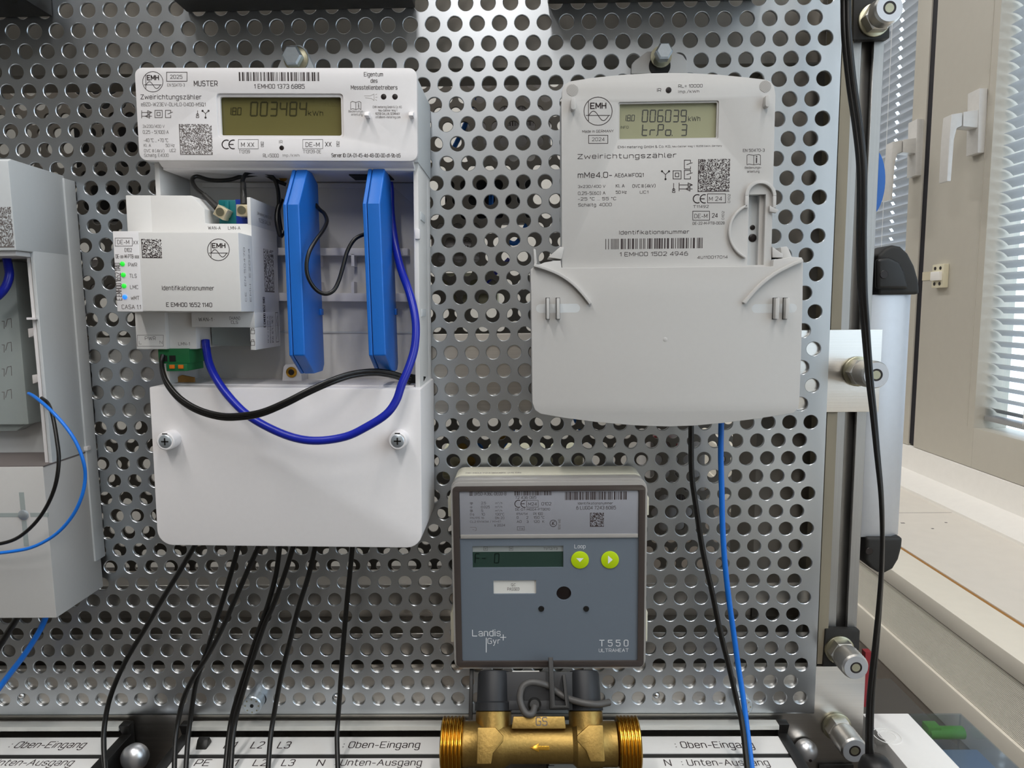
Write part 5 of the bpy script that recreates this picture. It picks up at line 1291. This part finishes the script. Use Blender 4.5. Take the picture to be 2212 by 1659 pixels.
tw = [(352, 770, -64), (349, 785, -66), (352, 806, -70), (363, 832, -75), (389, 862, -80), (428, 886, -85), (479, 900, -89), (527, 899, -92), (568, 891, -94), (616, 871, -93), (664, 847, -90), (718, 823, -85), (762, 809, -77), (807, 804, -68), (843, 808, -60), (870, 816, -54), (886, 823, -50)]
q = [at(a, b - 3.6, y) for a, b, y in tw]; q2 = [at(a, b + 3.6, y + 1.0) for a, b, y in tw]
tag(MB().tube(q, 1.35, 10).tube(q2, 1.35, 10).build('black_twin_cable', 'black_cable'), 'black flat twin cable from the green plug across the terminal cover', 'cable')
cable('aerial_cable', 'thin black aerial cable with angled plug on the teal socket', 'cable', [(469, 449, -62), (455, 435, -60), (442, 422, -58), (426, 409, -55), (417, 396, -52), (416, 386, -50), (426, 381, -48), (450, 388, -46), (474, 390, -44), (498, 388, -42), (519, 382, -40), (543, 378, -38), (572, 377, -36), (596, 390, -34), (618, 399, -32)], 1.25, 'black_cable')
cable('aerial_cable', 'thin black aerial cable with angled plug on the blue socket', 'cable', [(527, 443, -62), (526, 414, -58), (524, 390, -52), (534, 374, -48), (554, 371, -45), (575, 374, -42), (591, 385, -40), (599, 404, -39), (602, 427, -38), (602, 459, -37), (606, 490, -36), (609, 508, -36)], 1.25, 'black_cable')
cable('aerial_cable', 'thick folded black cable end between gateway and left blue module', 'cable', [(608, 430, -36), (600, 455, -38), (599, 480, -40), (606, 508, -40), (612, 500, -38)], 1.7, 'black_cable')
for (px, py, ang), lb, cpts in (((482, 460, 32), 'angled gold plug on the teal aerial socket', [(470, 450, -62), (441, 421, -57.5)]), ((528, 456, 2), 'angled gold plug on the blue aerial socket', [(527, 444, -62), (525, 396, -54)])):
    c = at(px, py, -62); t = thing('aerial_plug', lb, 'plug', c)
    a = math.radians(-ang); ca, sa = math.cos(a), math.sin(a)
    sq = [(c.x + u * ca - v * sa, c.z + u * sa + v * ca) for u, v in ((-3.4, -3.4), (3.4, -3.4), (3.4, 3.4), (-3.4, 3.4))]
    MB().prism(sq, -66, -58).build('body', 'gold_plug', t, bevel=0.4)
    MB().lathe([(2.6, -66.1), (2.5, -66.5), (2.2, -66.5)], (c.x, 0, c.z), 'y', 20).build('crimp_disc', 'washer', t)
    p, q = at(*cpts[0]), at(*cpts[1]); MB().tube([p, q], lambda t_: 2.1 - 0.5 * t_, 12, 6).build('heat_shrink', 'black_matt', t)
cable('black_wire', 'black wire sagging between the two blue modules', 'wire', [(682, 442, -42), (690, 452, -44), (701, 462, -48), (706, 478, -54), (698, 497, -62), (682, 519, -70), (668, 544, -76), (662, 572, -78), (666, 600, -78), (682, 625, -76), (702, 635, -74), (720, 628, -72), (732, 606, -70), (742, 572, -68), (751, 541, -66), (767, 516, -64), (790, 505, -60)], 1.2, 'black_cable')
# flat twin power cord down the right side, twisting edge-on and back
tc = [(1822, -180, -20), (1826, -40, -30), (1827, 0, -30), (1829, 80, -32), (1839, 179, -34), (1853, 278, -37), (1861, 358, -40), (1862, 437, -42), (1861, 517, -43), (1863, 620, -44), (1868, 687, -45), (1878, 813, -46), (1887, 897, -47), (1895, 982, -48), (1903, 1066, -48), (1906, 1151, -48), (1904, 1235, -48), (1899, 1310, -48), (1893, 1380, -49), (1886, 1450, -50), (1880, 1520, -52), (1878, 1600, -54), (1879, 1700, -56)]
ws = [9, 9, 9, 9, 9, 8.5, 8, 8, 8.5, 8, 6.5, 5, 4, 3, 2, 0.5, 1, 2, 3.4, 4.4, 5, 5, 5]
q = [at(a - w_ * 0.5, b, y) for (a, b, y), w_ in zip(tc, ws)]; q2 = [at(a + w_ * 0.5, b, y + (4.5 - w_) * 0.4) for (a, b, y), w_ in zip(tc, ws)]
def rc_(t): return 2.0 if t < 0.4 else (2.0 - (t - 0.4) * 2.8 if t < 0.65 else 1.35 + max(0, t - 0.7) * 2.2)
tag(MB().tube(q, rc_, 12).tube(q2, rc_, 12).build('power_cord', 'black_cable'), 'black power cord hanging down along the upright profile', 'cord')
c = at(1893, 1668, -60)
tag(MB().lathe([(0.5, 11), (6, 10.2), (9.5, 7), (11, 2), (11, -14)], c, 'z', 28).build('cord_plug', 'black_plastic', smooth=60), 'black rounded plug at the foot of the power cord', 'plug')

# ================================================================== THINGS AT THE BOTTOM RIGHT
ZB = -31.0
wx0, wx1 = atz(1862, 1541, ZB).x, atz(1962, 1541, ZB).x; wy1 = atz(1900, 1541, ZB).y
wb = thing('white_box', 'flat white plastic box at the bottom right corner', 'box', (wx0 + 15, 0, ZB - 40))
MB().box(wx0, wx1, -170, wy1, ZB - 40, ZB).build('body', 'paper', wb, bevel=0.8)
c = atz(1905, 1590, ZB)
for r_ in (6.5, 10):
    MB().prism(circ(c.x + 4, c.y, r_, 32), ZB, ZB + 0.3, 'z', [circ(c.x + 4, c.y, r_ - 0.7, 32)]).build('moulded_ring', 'paper', wb)
cb = thing('clear_case', 'clear plastic case with blue grey insert beside the flat white box', 'case', (wx1 + 14, 0, ZB - 28))
MB().box(wx1 + 0.8, wx1 + 41, -170, wy1, ZB - 40, ZB - 39).box(wx1 + 40, wx1 + 41, -170, wy1, ZB - 39, ZB - 1).box(wx1 + 0.8, wx1 + 41, wy1 - 1, wy1, ZB - 39, ZB - 1).box(wx1 + 0.8, wx1 + 41, -170, wy1, ZB - 1, ZB).build('shell', 'clear_plastic', cb)
MB().box(wx1 + 2, wx1 + 39, -165, wy1 - 24, ZB - 26, ZB - 14).build('insert', 'steel_blue', cb, bevel=0.6)
MB().lathe([(4.5, wx1 + 10), (4.8, wx1 + 12), (4.8, wx1 + 36), (3.5, wx1 + 37)], (0, wy1 - 11, ZB - 9), 'x', 20).build('green_cap', 'lime_clip', cb)
MB().box(wx1 + 8, wx1 + 18, wy1 - 14, wy1 - 5, ZB - 9, ZB - 3).build('green_clip', 'lime_clip', cb, bevel=0.6)
bench = tag(MB().box(LX, 150, -420, 150, ZB - 70, ZB - 40).build('workbench', 'bench', bevel=1), 'grey workbench under the test stand', 'bench')

# ================================================================== DEVICES ON THE BACK OF THE STAND
def back_box(label, px0, py0, px1, py1, y0, y1, material, lines=0, cat='device'):
    a, b = at(px0, py0, y0), at(px1, py1, y0)
    t = thing('rear_device', label, cat, ((a.x + b.x) / 2, y1, b.z))
    MB().box(a.x, b.x, y0, y1, b.z, a.z).build('housing', material, t, bevel=1.5)
    MB().box(a.x + 3, b.x - 3, y0 - 1, y0 + 1, b.z + 4, b.z + (a.z - b.z) * 0.45).build('lower_cover', material, t, bevel=0.5)
    if lines:
        barcode(t, px0 + (px1 - px0) * 0.45, py0 + (py1 - py0) * 0.55, px0 + (px1 - px0) * 0.85, py0 + (py1 - py0) * 0.68, y0 - 1.2, lines, 20)
        text(t, '1 EMH00', px0 + (px1 - px0) * 0.45, py0 + (py1 - py0) * 0.40, px0 + (px1 - px0) * 0.8, py0 + (py1 - py0) * 0.48, y0 - 1.2, 'ink_grey')
    return t


back_box('white device on the back of the stand, seen between tall and arched meter', 1000, 150, 1190, 330, 172, 230, 'white_plastic', 51)
back_box('white device on the back beside the right edge of the tall meter', 930, 480, 1040, 570, 172, 220, 'white_plastic', 52)
back_box('cream device on the back of the stand, behind the middle holes', 955, 590, 1075, 660, 172, 215, 'cream_box')
back_box('pale device on the back of the stand low behind the heat meter', 950, 985, 1260, 1060, 176, 240, 'cream_box')
back_box('white device on the back behind the wires of the arched meter', 1405, 935, 1520, 1150, 176, 240, 'white_plastic', 53)
back_box('dark grey device on the back behind the upper middle holes', 960, 380, 1150, 470, 180, 240, 'charcoal')
back_box('dark device on the back of the stand behind the tall meter', 150, 180, 900, 470, 185, 250, 'charcoal')
back_box('white device on the back, left behind the gateway', 190, 560, 330, 640, 176, 235, 'white_plastic', 54)
for k, (m_, pts, lb) in enumerate((('blue_wire', [(975, 330, 172), (1000, 280, 171), (1015, 240, 171), (1030, 190, 174)], 'blue wire on the back near the white device'),
                                 ('blue_wire', [(1060, 380, 171), (1061, 430, 171), (1059, 470, 172)], 'short upright blue wire on the back below the white device'),
                                 ('blue_wire', [(1065, 470, 172), (1085, 510, 170), (1115, 525, 170), (1140, 480, 172)], 'blue wire bowing behind the middle holes'),
                                 ('blue_cable', [(1050, 610, 170), (1070, 590, 170), (1100, 560, 173)], 'dark blue cable on the back behind the cream device'),
                                 ('blue_wire', [(1020, 940, 172), (1050, 975, 171), (1085, 965, 171), (1115, 915, 172)], 'blue wire on the back above the heat meter'),
                                 ('blue_wire', [(1240, 900, 173), (1270, 950, 171), (1330, 980, 173)], 'blue wire on the back under the arched meter'),
                                 ('red_tape', [(1390, 950, 172), (1440, 945, 171), (1470, 975, 173)], 'red wire on the back under the arched meter'),
                                 ('red_tape', [(1605, 1200, 60), (1620, 1175, 60), (1640, 1150, 60)], 'red wire behind the lower right holes'))):
    cable('rear_wire', lb, 'wire', pts, 2.2, m_)
for k, (px, py) in enumerate(((1000, 960), (1010, 1000), (1080, 950))):
    a = at(px, py, 172); tag(MB().lathe([(9, 0), (9, 24), (6, 26)], (a.x, 172, a.z), 'y', 6).build('brass_fitting', 'brass_cast', smooth=20), ('upper brass fitting on the back above the heat meter', 'lower brass fitting on the back above the heat meter', 'brass fitting on the back right of the other two')[k], 'fitting')
